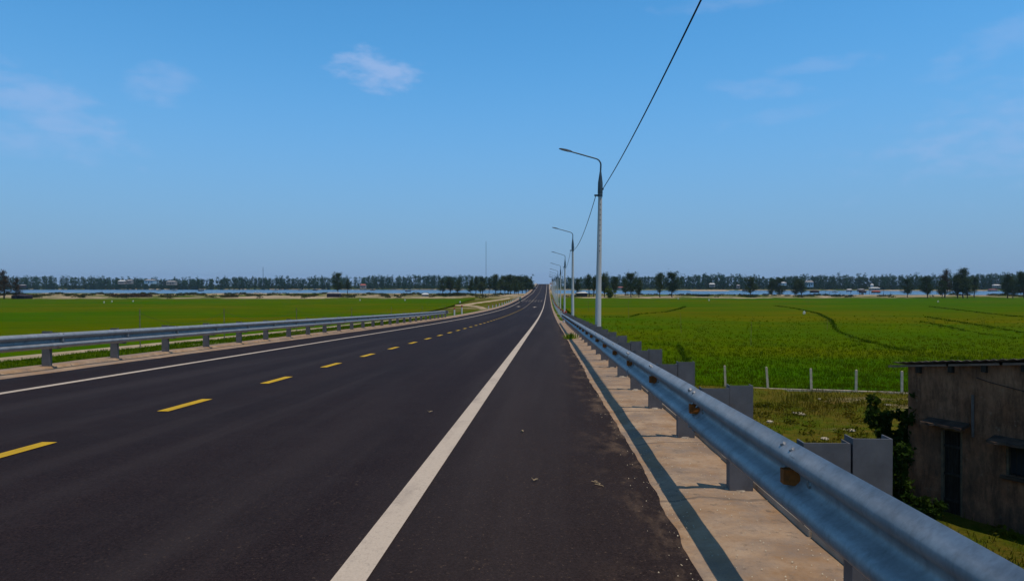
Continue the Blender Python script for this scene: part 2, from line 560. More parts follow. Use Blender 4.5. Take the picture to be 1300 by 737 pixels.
M['white'] = simple('white_paint', (0.60, 0.57, 0.52), (0.42, 0.39, 0.35), 2, 0.7)
M['red'] = simple('red_paint', (0.45, 0.07, 0.04), (0.30, 0.05, 0.03), 3, 0.6)
M['thatch'] = simple('weathered_roof', (0.32, 0.30, 0.28), (0.16, 0.14, 0.13), 1.0, 0.9)
M['darkwood'] = simple('dark_boards', (0.055, 0.042, 0.045), (0.028, 0.022, 0.024), 1.5, 0.9)
M['tile'] = simple('red_roof', (0.36, 0.10, 0.07), (0.24, 0.08, 0.06), 1.0, 0.8)
M['creamwall'] = simple('cream_wall', (0.36, 0.30, 0.24), (0.25, 0.21, 0.17), 0.8, 0.9)
M['bluewall'] = simple('pale_blue_wall', (0.34, 0.48, 0.52), (0.28, 0.38, 0.42), 0.8, 0.9)
M['glass'] = simple('dark_glass', (0.02, 0.025, 0.03), (0.03, 0.035, 0.04), 2, 0.12)
M['carblue'] = simple('car_blue', (0.03, 0.06, 0.12), (0.035, 0.07, 0.14), 2, 0.3, 0.2, 0.0)
M['tyre'] = simple('tyre', (0.02, 0.02, 0.02), (0.03, 0.03, 0.03), 8, 0.85)
M['teal'] = simple('teal_cloth', (0.02, 0.12, 0.11), (0.03, 0.15, 0.13), 8, 0.9)
M['chrome'] = simple('bike_metal', (0.25, 0.25, 0.26), (0.12, 0.12, 0.13), 8, 0.35, 0.8, 0.0)
M['skin'] = simple('skin', (0.36, 0.21, 0.14), (0.30, 0.17, 0.11), 8, 0.6)
M['stone'] = simple('pale_stone', (0.48, 0.40, 0.28), (0.30, 0.24, 0.16), 3, 0.9, 0, 0.4, False)
M['deadleaf'] = simple('dead_leaf', (0.40, 0.30, 0.18), (0.26, 0.17, 0.09), 20, 0.9)

# mouldy plaster of the house
t = NT('mouldy_plaster'); p = t.pos()
z = t.sep(p)[2]
a = t.noise(p, 1.6, 9, 0.72, 0.34, 0.66)
c = t.mix(a, (0.23, 0.088, 0.042), (0.42, 0.185, 0.095))
s = t.noise(t.pos(False, (4, 4, 0.9)), 1.5, 9, 0.78, 0.42, 0.62)
c = t.mix(t.math('MULTIPLY', s, 0.68), c, (0.045, 0.022, 0.013))
pa = t.noise(p, 4.5, 7, 0.7, 0.60, 0.72)
c = t.mix(t.math('MULTIPLY', pa, 0.7), c, (0.36, 0.215, 0.135))
low_dark = t.noise(t.pos(False, (1, 1, 0.5)), 1.1, 7, 0.7, 0.42, 0.62)
c = t.mix(t.math('MULTIPLY', t.rng(z, -1.6, -3.6, 0.15, 0.85), low_dark), c, (0.055, 0.036, 0.025))  # colour goes darker in noisy patches towards the bottom of the wall
t.color(c); t.bump(t.noise(p, 14, 8, 0.75, 0.2, 0.8), 0.7, 0.02)
M['plaster'] = t.set(0.95, 0, 0.15).mat
M['oldwood'] = simple('old_wood', (0.055, 0.040, 0.028), (0.025, 0.018, 0.013), 6, 0.85, 0, 0.3, True, (4, 4, 0.6))
M['frame'] = simple('frame_wood', (0.20, 0.125, 0.07), (0.09, 0.07, 0.05), 6, 0.85, 0, 0.3, True)
M['canopy'] = simple('canopy_concrete', (0.10, 0.060, 0.038), (0.04, 0.025, 0.017), 3.5, 0.95, 0, 0.5, False)
M['tin'] = simple('old_tin', (0.16, 0.12, 0.10), (0.07, 0.045, 0.035), 2.5, 0.85, 0.0, 0.2, False)

# ------------------------------------------------------------------ terrain
CTRL = [(-200, 3.5), (-100, 3.0), (0, 0), (60, -1.78), (93.5, -2.52), (137.7, -3.24), (177, -3.46), (253, -3.46),
        (370, -2.80), (457, -1.15), (602, 2.35), (650, 2.7), (710, 2.2), (800, -0.3), (900, -2.6), (1000, -3.3), (6000, -3.3)]
_ty = np.arange(-240, 1400, 1.0)
_tz = np.interp(_ty, [c_[0] for c_ in CTRL], [c_[1] for c_ in CTRL])
_k = np.ones(41) / 41
_tz = np.convolve(np.pad(_tz, 20, mode='edge'), _k, 'valid')
_tz -= np.interp(0.0, _ty, _tz)


def rz(y):
    return np.interp(y, _ty, _tz)


def sst(a, b, x):
    q = np.clip((x - a) / (b - a), 0, 1)
    return q * q * (3 - 2 * q)


def vnoise(x, y, seed, octs=4):
    """cheap smooth noise from sines, about -1..1"""
    r = np.random.default_rng(seed)
    s = 0; amp = 1.0; tot = 0; f = 1.0
    for _ in range(octs):
        for _ in range(3):
            a = r.uniform(0, 2 * math.pi); ph = r.uniform(0, 6.28)
            s = s + amp * np.sin((x * math.cos(a) + y * math.sin(a)) * f + ph)
            tot += amp * 0.6
        amp *= 0.5; f *= 2.1
    return s / tot


FIELD, WATER = -4.2, -4.55
RICE = -3.9
_fa, _fb = G(921, 490.5, -4.0), G(1145, 497.5, -4.0)
_fs = (_fb.y - _fa.y) / (_fb.x - _fa.x)


def fence_y(x):
    return _fa.y + _fs * (np.minimum(x, 40.0) - _fa.x) + 0.05 * np.maximum(x - 40, 0)



def shore_near(x):
    return 425 - 40 * np.tanh(x / 120) + 9 * vnoise(x * 0.05, x * 0, 3, 3)


def field_far(x):
    return 283 + 18 * np.tanh((x - 40) / 150) + 2.0 * vnoise(x * 0.03, x * 0, 5, 3)


def shore_far(x):
    return 830 - 130 * np.tanh((x - 100) / 350) + 8 * vnoise(x * 0.03, x * 0, 8, 3)


def ground(x, y):
    yc = y - 0.05 * x            # banks lie square to the view, not to the road
    f = np.full_like(x, FIELD)
    f = f + 0.06 * vnoise(x * 0.5, y * 0.5, 21)
    yard = (x > 3) & (y < fence_y(x) + 0.15)
    f = np.where(yard, -4.0 + 0.10 * vnoise(x * 0.6, y * 0.6, 22), f)
    bank = sst(-2, 12, yc - field_far(x))
    f = f + bank * (0.30 + 0.28 * vnoise(x * 0.08, y * 0.12, 23))
    dn = yc - shore_near(x)
    df = yc - shore_far(x)
    f = f - 2.2 * sst(-6, 14, dn) * (1 - sst(-14, 6, df))
    f = f + sst(0, 160, df) * 2.2
    r = rz(y)
    wl_ = 5.4 * (1 - sst(85, 150, y))
    right = r - 0.06 - np.maximum(x - 1.62, 0) / 1.55 - 0.05 * np.maximum(x - 1.62, 0) ** 0.5
    xl = -10.95 - x
    left = r - 0.06 - 0.055 * np.clip(xl, 0, wl_) - np.maximum(xl - wl_, 0) / 1.6
    e = np.minimum(right, left)
    e = e + 0.03 * vnoise(x * 1.3, y * 1.3, 25) * (np.abs(x + 4.6) > 6.6)
    e = e - 25 * sst(445, 452, y) * (1 - sst(800, 808, y))
    return np.maximum(f, e)


def stretch(dense0, dense1, step, end, g):
    out = list(np.arange(dense0, dense1, step)); s = step
    while out[-1] < end:
        s *= g; out.append(out[-1] + s)
    return out


xr = stretch(-4.6, 16, 0.45, 4600, 1.05)
xl_ = stretch(4.6, 26, 0.45, 4600, 1.05)
xs = np.array(sorted(set([round(-q, 4) for q in xl_] + [round(q, 4) for q in xr])))
ys = np.array(sorted([-q for q in stretch(12, 14, 1, 4600, 1.35)] + stretch(-11, 110, 0.8, 4600, 1.016)))
XX, YY = np.meshgrid(xs, ys)
ZZ = ground(XX, YY)
me = grid_mesh('ground', XX, YY, ZZ, M['ground'])
YC = YY - 0.05 * XX
dn = YC - shore_near(XX); ff = YC - field_far(XX); dfar = YC - shore_far(XX)
sandz = sst(-4, 6, ff) * (1 - sst(20, 60, dfar)) * np.clip(0.62 + 0.5 * vnoise(XX * 0.035, YY * 0.05, 31, 3), 0, 1.2)
sandz = np.maximum(sandz, 1.3 * sst(40, 44, YY) * (1 - sst(58, 64, YY)) * (XX > 1.2) * (XX < 2.8))
waste = ((XX > 2.5) & (YY < fence_y(XX) + 0.15)) * 1.0
waste = np.maximum(waste, 0.8 * ((XX < -14) & (YY > 110) & (XX > -40)))
waste = np.maximum(waste, 0.7 * (YY > 250) * (np.abs(XX + 4.6) < 30))
farz = sst(10, 50, dfar)
ca = me.color_attributes.new('zone', 'FLOAT_COLOR', 'POINT')
ca.data.foreach_set('color', np.stack([np.clip(sandz, 0, 1), waste, farz, np.ones_like(waste)], -1).astype(np.float32).ravel())
tag(link('ground', me), kind='structure')

# water
wys = np.arange(300, 1500, 40.0)
wx = np.linspace(-2600, 2600, 60)
WX, WY = np.meshgrid(wx, wys)
tag(link('water', grid_mesh('water', WX, WY + 0.05 * WX, np.full_like(WX, WATER), M['water'])), kind='structure')

# ------------------------------------------------------------------ rice fields
BUNDS = [  # photo lines of the low banks between paddies
    [(985, 388), (1010, 391.5), (1040, 398), (1055, 406), (1062, 420), (1085, 429), (1130, 440), (1180, 450), (1260, 459), (1400, 470)],
    [(738, 401.5), (765, 402), (792, 402.5)],
    [(760, 436.5), (800, 437), (862, 437.5), (866, 446), (873, 462)],
    [(800, 402), (812, 398.5), (845, 396), (862, 392), (870, 389)],
    [(1290, 430), (1230, 421), (1190, 412), (1168, 408)],
    [(1180, 389), (1215, 393), (1260, 398.5), (1330, 405)],
    [(1175, 402), (1215, 408), (1270, 417), (1340, 430)],
]
BW = [[G(u, v, RICE) for u, v in b] for b in BUNDS]


def rice_sheet(name, X, Y, bunds=()):
    Z = RICE + 0.035 * vnoise(X * 1.2, Y * 1.2, 41) + 0.05 * vnoise(X * 0.1, Y * 0.1, 42)
    dark = np.zeros_like(X)
    for b in bunds:
        d = np.full_like(X, 1e9)
        for p, q in zip(b[:-1], b[1:]):
            pq = np.array([q.x - p.x, q.y - p.y]); L2 = (pq ** 2).sum()
            tt = np.clip(((X - p.x) * pq[0] + (Y - p.y) * pq[1]) / L2, 0, 1)
            d = np.minimum(d, np.hypot(X - p.x - tt * pq[0], Y - p.y - tt * pq[1]))
        w = 0.14 + 0.0005 * Y
        dark = np.maximum(dark, 1 - sst(w, w * 2.2, d))
    Z = Z - 0.10 * dark
    if name == 'rice_field' and X.mean() > 0:
        Z[0] = FIELD - 0.1
    m = grid_mesh(name, X, Y, Z, M['rice'])
    YC = Y - 0.05 * X
    oli = 0.55 * np.exp(-((YC - 135) / 30) ** 2) * (X > 0) + 0.45 * sst(36, 60, YC) * (1 - sst(80, 110, YC)) * (X > 4) * 0.8
    oli = oli + 0.55 * np.exp(-((YC - 150) / 38) ** 2) * (X < 0) - 0.35 * sst(215, 235, YC)
    a = m.color_attributes.new('zone', 'FLOAT_COLOR', 'POINT')
    a.data.foreach_set('color', np.stack([np.clip(oli, 0, 1), dark, dark * 0, dark * 0 + 1], -1).astype(np.float32).ravel())
    o = link(name, m); o['kind'] = 'structure'
    # front and side skirts: standing rice has height
    return o


def field_grid(xa, xb, side, n=230):
    q = np.linspace(0, 1, n)
    yv = np.concatenate([[0.998], 9.2 ** q]) if side > 0 else np.concatenate([[-60, -40, -20, 0, 12], 20 * (300 / 20) ** q])
    s = np.linspace(0, 1, 260) ** 2.2
    Xs, Ys = [], []
    for yy in yv:
        if side > 0:
            yc_ = 36.5 * yy
            x0 = 2.5 + (rz(yc_) - RICE) * 1.55 + 0.5
            x = x0 + s * (xb - x0)
        else:
            x0 = -10.95 - 5.4 * (1 - sst(85, 150, yy)) - (rz(yy) - RICE) * 1.6 - 1.2
            if yy > 110: x0 = min(x0, -24 - 4 * sst(150, 260, yy))
            x = x0 + s * (xa - x0)
        Xs.append(x)
        Ys.append((fence_y(x) - 0.05 * x + 0.45) * yy + 0.05 * x if side > 0 else yy + 0.05 * x)
    X, Y = np.array(Xs), np.array(Ys)
    lim = field_far(X) + 0.05 * X
    top = Y > lim
    Y = np.where(top, lim, Y)
    return X, Y


X, Y = field_grid(0, 900, 1)
rice_sheet('rice_field', X, Y, BW)
X, Y = field_grid(-900, 0, -1)
rice_sheet('rice_field', X[:, ::-1], Y[:, ::-1])


def blades(name, base, h, w, lean, mat, segs=1, label=None, parent=None):
    """many thin grass blades; base (n,3), h (n,), w (n,), lean (n,2)"""
    n = len(base)
    a = rng.uniform(0, 2 * math.pi, n)
    sx_ = np.stack([np.cos(a), np.sin(a), np.zeros(n)], -1) * (w / 2)[:, None]
    tip = base + np.stack([lean[:, 0], lean[:, 1], h], -1)
    mid = base + np.stack([lean[:, 0] * 0.35, lean[:, 1] * 0.35, h * 0.6], -1)
    V = np.stack([base - sx_, base + sx_, mid + sx_ * 0.8, tip, mid - sx_ * 0.8], 1).reshape(-1, 3)
    i = np.arange(n)[:, None] * 5
    F = np.concatenate([i + np.array([[0, 1, 2]]), i + np.array([[0, 2, 4]]), i + np.array([[4, 2, 3]])], 0)
    o = link(name, np_mesh(name, V, F, mat), parent)
    o['kind'] = 'stuff'
    return o


def tufts(n, xy_fn, per, spread):
    c = xy_fn(n)
    c = np.repeat(c, per, 0)
    return c + rng.normal(0, spread, c.shape)


# rice plants standing over the near part of the right field
n = 21000
Zd = 1 / rng.uniform(1 / 125, 1 / 32, n)
ang = rng.uniform(-0.02, 0.86, n)
xc = ang * Zd
cx = xc * CT - Zd * ST; cy = xc * ST + Zd * CT
keep = (rng.uniform(0, 1, n) < np.clip((125 - Zd) / 75, 0, 1)) & (cx > 2.5 + (rz(cy) - RICE) * 1.55 + 1.0) & (cy > fence_y(cx) + 0.5)
cx, cy, Zd = cx[keep], cy[keep], Zd[keep]
per = 5
bx = np.repeat(cx, per) + rng.normal(0, 0.10, len(cx) * per)
by = np.repeat(cy, per) + rng.normal(0, 0.10, len(cx) * per)
zz = np.repeat(Zd, per)
nb_ = len(bx)
bo = blades('rice_plants', np.stack([bx, by, np.full(nb_, RICE - 0.12)], -1), rng.uniform(0.18, 0.34, nb_),
            0.010 + zz * 0.00045, rng.normal(0, 0.07, (nb_, 2)), M['rice_leaf'])
tag(bo, 'young green rice plants standing in the near right paddy', 'rice', kind='stuff')
# the cut edge of the rice along the fence
m_ = 9000
ex = rng.uniform(3.0, 46, m_)
ey = fence_y(ex) + 0.4 + np.abs(rng.normal(0, 0.25, m_))
keep = ex > 2.5 + (rz(ey) - RICE) * 1.55
bo = blades('rice_edge', np.stack([ex, ey, np.full(m_, FIELD)], -1)[keep], rng.uniform(0.25, 0.55, m_)[keep],
            np.full(m_, 0.022)[keep], rng.normal(0, 0.10, (m_, 2))[keep], M['rice_leaf'])
tag(bo, 'edge row of rice along the fence posts', 'rice', kind='stuff')
# grass on the bunds
pts = []
for b in BW:
    for p, q in zip(b[:-1], b[1:]):
        L = (q - p).length
        k = int(min(L * 16, 700))
        tq = rng.uniform(0, 1, k)[:, None]
        pp = np.array(p)[None] * (1 - tq) + np.array(q)[None] * tq
        w = 0.10 + 0.0004 * pp[:, 1:2]
        pp[:, :2] += rng.normal(0, 1, (k, 2)) * w
        pts.append(pp)
pts = np.concatenate(pts); pts[:, 2] = RICE - 0.12
nb_ = len(pts)
bo = blades('bund_grass', pts, rng.uniform(0.14, 0.34, nb_), 0.02 + pts[:, 1] * 0.0009, rng.normal(0, 0.12, (nb_, 2)), M['bund_leaf'])
tag(bo, 'dark grass along the low banks between the paddies', 'grass', kind='stuff')

# ------------------------------------------------------------------ road
ry = np.concatenate([np.arange(-12, 1, 1.0), np.arange(1, 26, 0.1), np.arange(26, 140, 1.0), np.arange(140, 720, 5.0), np.arange(720, 1000, 20.0)])
rr = rz(ry)


def road_surface(y):
    return np.interp(y, ry, rr)


edge_n = 0.035 * vnoise(ry * 0.8, ry * 0, 51, 3) + 0.014 * vnoise(ry * 9, ry * 0, 52, 4)
edge_n = np.where(ry > 60, edge_n * 0.3, edge_n)
edge_l = 0.05 * vnoise(ry * 1.7, ry * 0, 53, 4)
cols = [np.full_like(ry, q) for q in (-9.0, -7, -4.6, -2, -0.5, 0.4)]
Xr = np.stack([-9.75 + edge_l * 0 - 0.02, -9.72 + edge_l] + cols + [0.74 + edge_n, 0.755 + edge_n], -1)
Zr = np.repeat(rr[:, None], Xr.shape[1], 1)
Zr[:, 0] -= 0.03; Zr[:, -1] -= 0.03
road = link('road', grid_mesh('road', Xr, np.repeat(ry[:, None], Xr.shape[1], 1), Zr, M['asphalt'], False))
road['kind'] = 'structure'


def strip(name, x0, x1, dz, mat, ys_, parent=None, kind=None):
    z = road_surface(ys_) + dz
    X = np.stack([np.full_like(ys_, x0), np.full_like(ys_, x1)], -1)
    o = link(name, grid_mesh(name, X, np.stack([ys_, ys_], -1), np.stack([z, z], -1), mat, False), parent)
    if kind: o['kind'] = kind
    return o


strip('edge_line', -1.04, -0.87, 0.005, M['white_line'], ry, road)
strip('edge_line', -8.22, -8.06, 0.005, M['white_line'], ry, road)
yy = 8.28 - 12.2
while yy < 128:
    ysd = np.linspace(yy, yy + 1.12, 12)
    strip('centre_dash', -4.86, -4.71, 0.005, M['yellow_line'], ysd, road)
    yy += 3.05
strip('centre_line', -4.85, -4.72, 0.005, M['faded_line'], ry[(ry > 128)], road)
# painted arrows / crossing bars far down the road
for (x0, x1, ya, yb) in ((-3.4, -2.2, 141, 147), (-7.0, -5.8, 146, 152)):
    mb = MB()
    for q0, q1, w0, w1 in ((ya, (ya + yb) / 2, 0.12, 0.12), ((ya + yb) / 2, yb, 0.55, 0.02)):
        xm = (x0 + x1) / 2
        mb.quad((xm - w0, q0, road_surface(q0) + .006), (xm + w0, q0, road_surface(q0) + .006),
                (xm + w1, q1, road_surface(q1) + .006), (xm - w1, q1, road_surface(q1) + .006))
    mb.build('lane_arrow', M['white_line'], road)
for ya in (203, 216):
    for x0 in np.arange(-7.6, -1.4, 0.9):
        strip('crossing_bar', x0, x0 + 0.45, 0.006, M['white_line'], np.array([ya, ya + 1.0, ya + 2.0]), road)

# right shoulder of sandy concrete with a low lip behind the posts, left one narrower
sy = np.concatenate([np.arange(-12, 1, 0.5), np.arange(1, 30, 0.12), np.arange(30, 130, 1.0), np.arange(130, 445, 5.0)])
sxr = np.array([0.30, 0.70, 0.80, 0.86, 0.95, 1.05, 1.2, 1.35, 1.50])
SX, SY = np.meshgrid(sxr, sy)
SX = np.where(SX > 0.86, 0.86 + (SX - 0.86) * (1 - 0.72 * sst(52, 62, SY)), SX)
SZ = road_surface(SY) - 0.014 + 0.006 * vnoise(SX * 6, SY * 4, 61) + 0.022 * sst(0.86, 1.0, SX + 0.03 * vnoise(SY * 3, SY * 0, 62))
SZ[:, 0] -= 0.02
link('shoulder', grid_mesh('shoulder', SX, SY, SZ, M['shoulder']), None, 'structure')
mb = MB()
yk = -12.0
kerb = empty('kerb', (0, 0, 0)); kerb['kind'] = 'structure'
k = 0
while yk < 52:
    L = 2.0
    mb = MB()
    z0, z1 = float(road_surface(yk)), float(road_surface(yk + L))
    j = random.uniform(-0.012, 0.012)
    n0 = len(mb.v)
    for y_, z_ in ((yk, z0), (yk + L - 0.015, z1)):
        mb.v += [(1.50 + j, y_, z_ - 0.25), (1.50 + j, y_, z_ + 0.045), (1.512 + j, y_, z_ + 0.055), (1.60 + j, y_, z_ + 0.052),
                 (1.61 + j, y_, z_ + 0.04), (1.61 + j, y_, z_ - 0.25)]
    for i in range(6):
        mb.f.append((n0 + i, n0 + (i + 1) % 6, n0 + 6 + (i + 1) % 6, n0 + 6 + i))
    mb.f.append(tuple(range(n0, n0 + 6))); mb.f.append(tuple(range(n0 + 6, n0 + 12)))
    mb.build('kerb_block', M['kerb'], kerb)
    yk += L
sxl = np.array([-10.98, -10.9, -10.45, -10.4, -10.0, -9.8, -9.6])
SX, SY = np.meshgrid(sxl, sy)
SZ = road_surface(SY) - 0.012 + 0.006 * vnoise(SX * 5, SY * 2, 63) + np.where(SX < -10.42, 0.05, 0)
SZ[:, 0] -= 0.12; SZ[:, -1] -= 0.02
link('shoulder', grid_mesh('shoulder', SX, SY, SZ, M['shoulder']), None, 'structure')

# concrete walkway along the foot of the left verge
py = np.concatenate([np.arange(-12, 92, 1.0)])
px = -16.1 + 0.25 * vnoise(py * 0.06, py * 0, 71, 2)
PX = np.stack([px - 0.20, px - 0.17, px + 0.15, px + 0.18], -1)
PZ = (rz(py) - 0.06 - 0.055 * 5.2 + 0.06)[:, None] + np.array([[-0.3, 0.03, 0.03, -0.3]])
link('path', grid_mesh('path', PX, np.repeat(py[:, None], 4, 1), PZ, M['path'], False), None, 'structure')


def track(name, pts, w, mat):
    """raised dirt track through (x, y, z) points"""
    P_ = [Vector(p) for p in pts]
    q = np.linspace(0, len(P_) - 1, 60)
    arr = np.array([[p.x, p.y, p.z] for p in P_])
    c = np.stack([np.interp(q, range(len(P_)), arr[:, i]) for i in range(3)], -1)
    for _ in range(4):
        c[1:-1] = (c[:-2] + 2 * c[1:-1] + c[2:]) / 4
    d = np.gradient(c, axis=0); d[:, 2] = 0
    d /= np.linalg.norm(d, axis=1)[:, None]
    nrm = np.stack([d[:, 1], -d[:, 0], d[:, 0] * 0], -1)
    rows = []
    for off, dz in ((-w / 2 - 0.4, -0.4), (-w / 2, 0), (0, 0.05), (w / 2, 0), (w / 2 + 0.4, -0.4)):
        rr_ = c + nrm * (off + 0.12 * vnoise(q * 2, q * 0, int(off * 10) % 50 + 60, 3))[:, None]
        rr_[:, 2] += dz
        rows.append(rr_)
    A = np.stack(rows, 1)
    return link(name, grid_mesh(name, A[..., 0], A[..., 1], A[..., 2], mat), None, 'structure')


tz = -4.0
track('dirt_track', [G(574, 387, tz), G(590, 386.3, tz), G(608, 383.5, tz), G(632, 380.3, tz), G(650, 377.6, tz), G(663, 376.2, tz)], 1.5, M['dirt'])
track('dirt_track', [G(580, 387, tz), G(600, 387.6, tz), G(611, 389.5, tz), G(617, 392.5, -3.9)], 1.1, M['dirt'])

# bridge that carries the road over the water
by_ = np.arange(446, 806, 6.0)
mb = MB()
bz = rz(by_)
n0 = 0
for y_, z_ in zip(by_, bz):
    mb.v += [(-11.4, y_, z_ - 0.05), (2.2, y_, z_ - 0.05), (2.2, y_, z_ - 1.4), (-11.4, y_, z_ - 1.4)]
for i in range(len(by_) - 1):
    for j in range(4):
        mb.f.append((i * 4 + j, i * 4 + (j + 1) % 4, i * 4 + 4 + (j + 1) % 4, i * 4 + 4 + j))
bridge = empty('bridge', (0, 446, 0)); bridge['kind'] = 'structure'
bd = mb.build('bridge_deck', M['kerb']); bd.parent = bridge; bd.location = (0, -446, 0)
for y_ in np.arange(470, 800, 36.0):
    mb = MB()
    z_ = float(rz(y_))
    for x_ in (-9, 0): mb.tube([(x_, y_, -7), (x_, y_, z_ - 2.1)], 0.7, 10)
    mb.box(-11, 1.8, y_ - 0.8, y_ + 0.8, z_ - 2.2, z_ - 1.38)
    o = mb.build('bridge_pier', M['kerb'], bridge); o.location = (0, -446, 0)
for x_ in (-11.2, 1.9):
    mb = MB(); ya = np.arange(448, 800, 6.0); za = rz(ya)
    for y_, z_ in zip(ya, za):
        mb.v += [(x_ - .15, y_, z_ - 0.1), (x_ + .15, y_, z_ - 0.1), (x_ + .12, y_, z_ + 0.95), (x_ - .12, y_, z_ + 0.95)]
    for i in range(len(ya) - 1):
        for j in range(4):
            mb.f.append((i * 4 + j, i * 4 + (j + 1) % 4, i * 4 + 4 + (j + 1) % 4, i * 4 + 4 + j))
    o = mb.build('parapet', M['white'], bridge); o.location = (0, -446, 0)

# ------------------------------------------------------------------ guardrails
PROF = [(0.030, 0.0), (0.045, 0.012), (0.066, 0.030), (0.081, 0.050), (0.083, 0.072), (0.074, 0.092), (0.050, 0.108),
        (0.022, 0.124), (0.006, 0.138), (0.0, 0.150), (0.0, 0.166), (0.006, 0.178), (0.022, 0.192), (0.050, 0.208),
        (0.074, 0.224), (0.083, 0.244), (0.081, 0.266), (0.066, 0.286), (0.045, 0.304), (0.030, 0.316)]
RAIL_Z = 0.425


def rail_mesh(s, L):
    """W-beam, valley at x=0, humps towards the road: s=-1 for the right rail, +1 for the left"""
    mb = MB()
    pr = []
    for i, (d, z) in enumerate(PROF):
        a, b = Vector(PROF[max(i - 1, 0)]), Vector(PROF[min(i + 1, len(PROF) - 1)])
        tg = (b - a).normalized(); nr = Vector((-tg.y, tg.x))
        pr.append((Vector((d, z)) + nr * 0.004))
    outer = [(s * d, z) for d, z in PROF]; inner = [(s * q.x, q.y) for q in pr]
    mb.extrude(outer + inner[::-1], 0.0, L)
    return mb.mesh('rail_panel', M['rail'], True)


def c_section(w, h0, h1, dep, s, name, mat, th=0.006):
    """channel with its web facing the viewer (-y), flanges pointing away"""
    mb = MB()
    mb.box(0, w, 0, th, h0, h1)
    mb.box(0, th, th, dep, h0, h1)
    mb.box(w - th, w, th, dep, h0, h1)
    me = mb.mesh(name, mat)
    if s > 0:  # mirror for the left rail
        me.vertices.foreach_set('co', np.array([(-v.co.x, v.co.y, v.co.z) for v in me.vertices], np.float32).ravel())
        me.flip_normals()
    return me


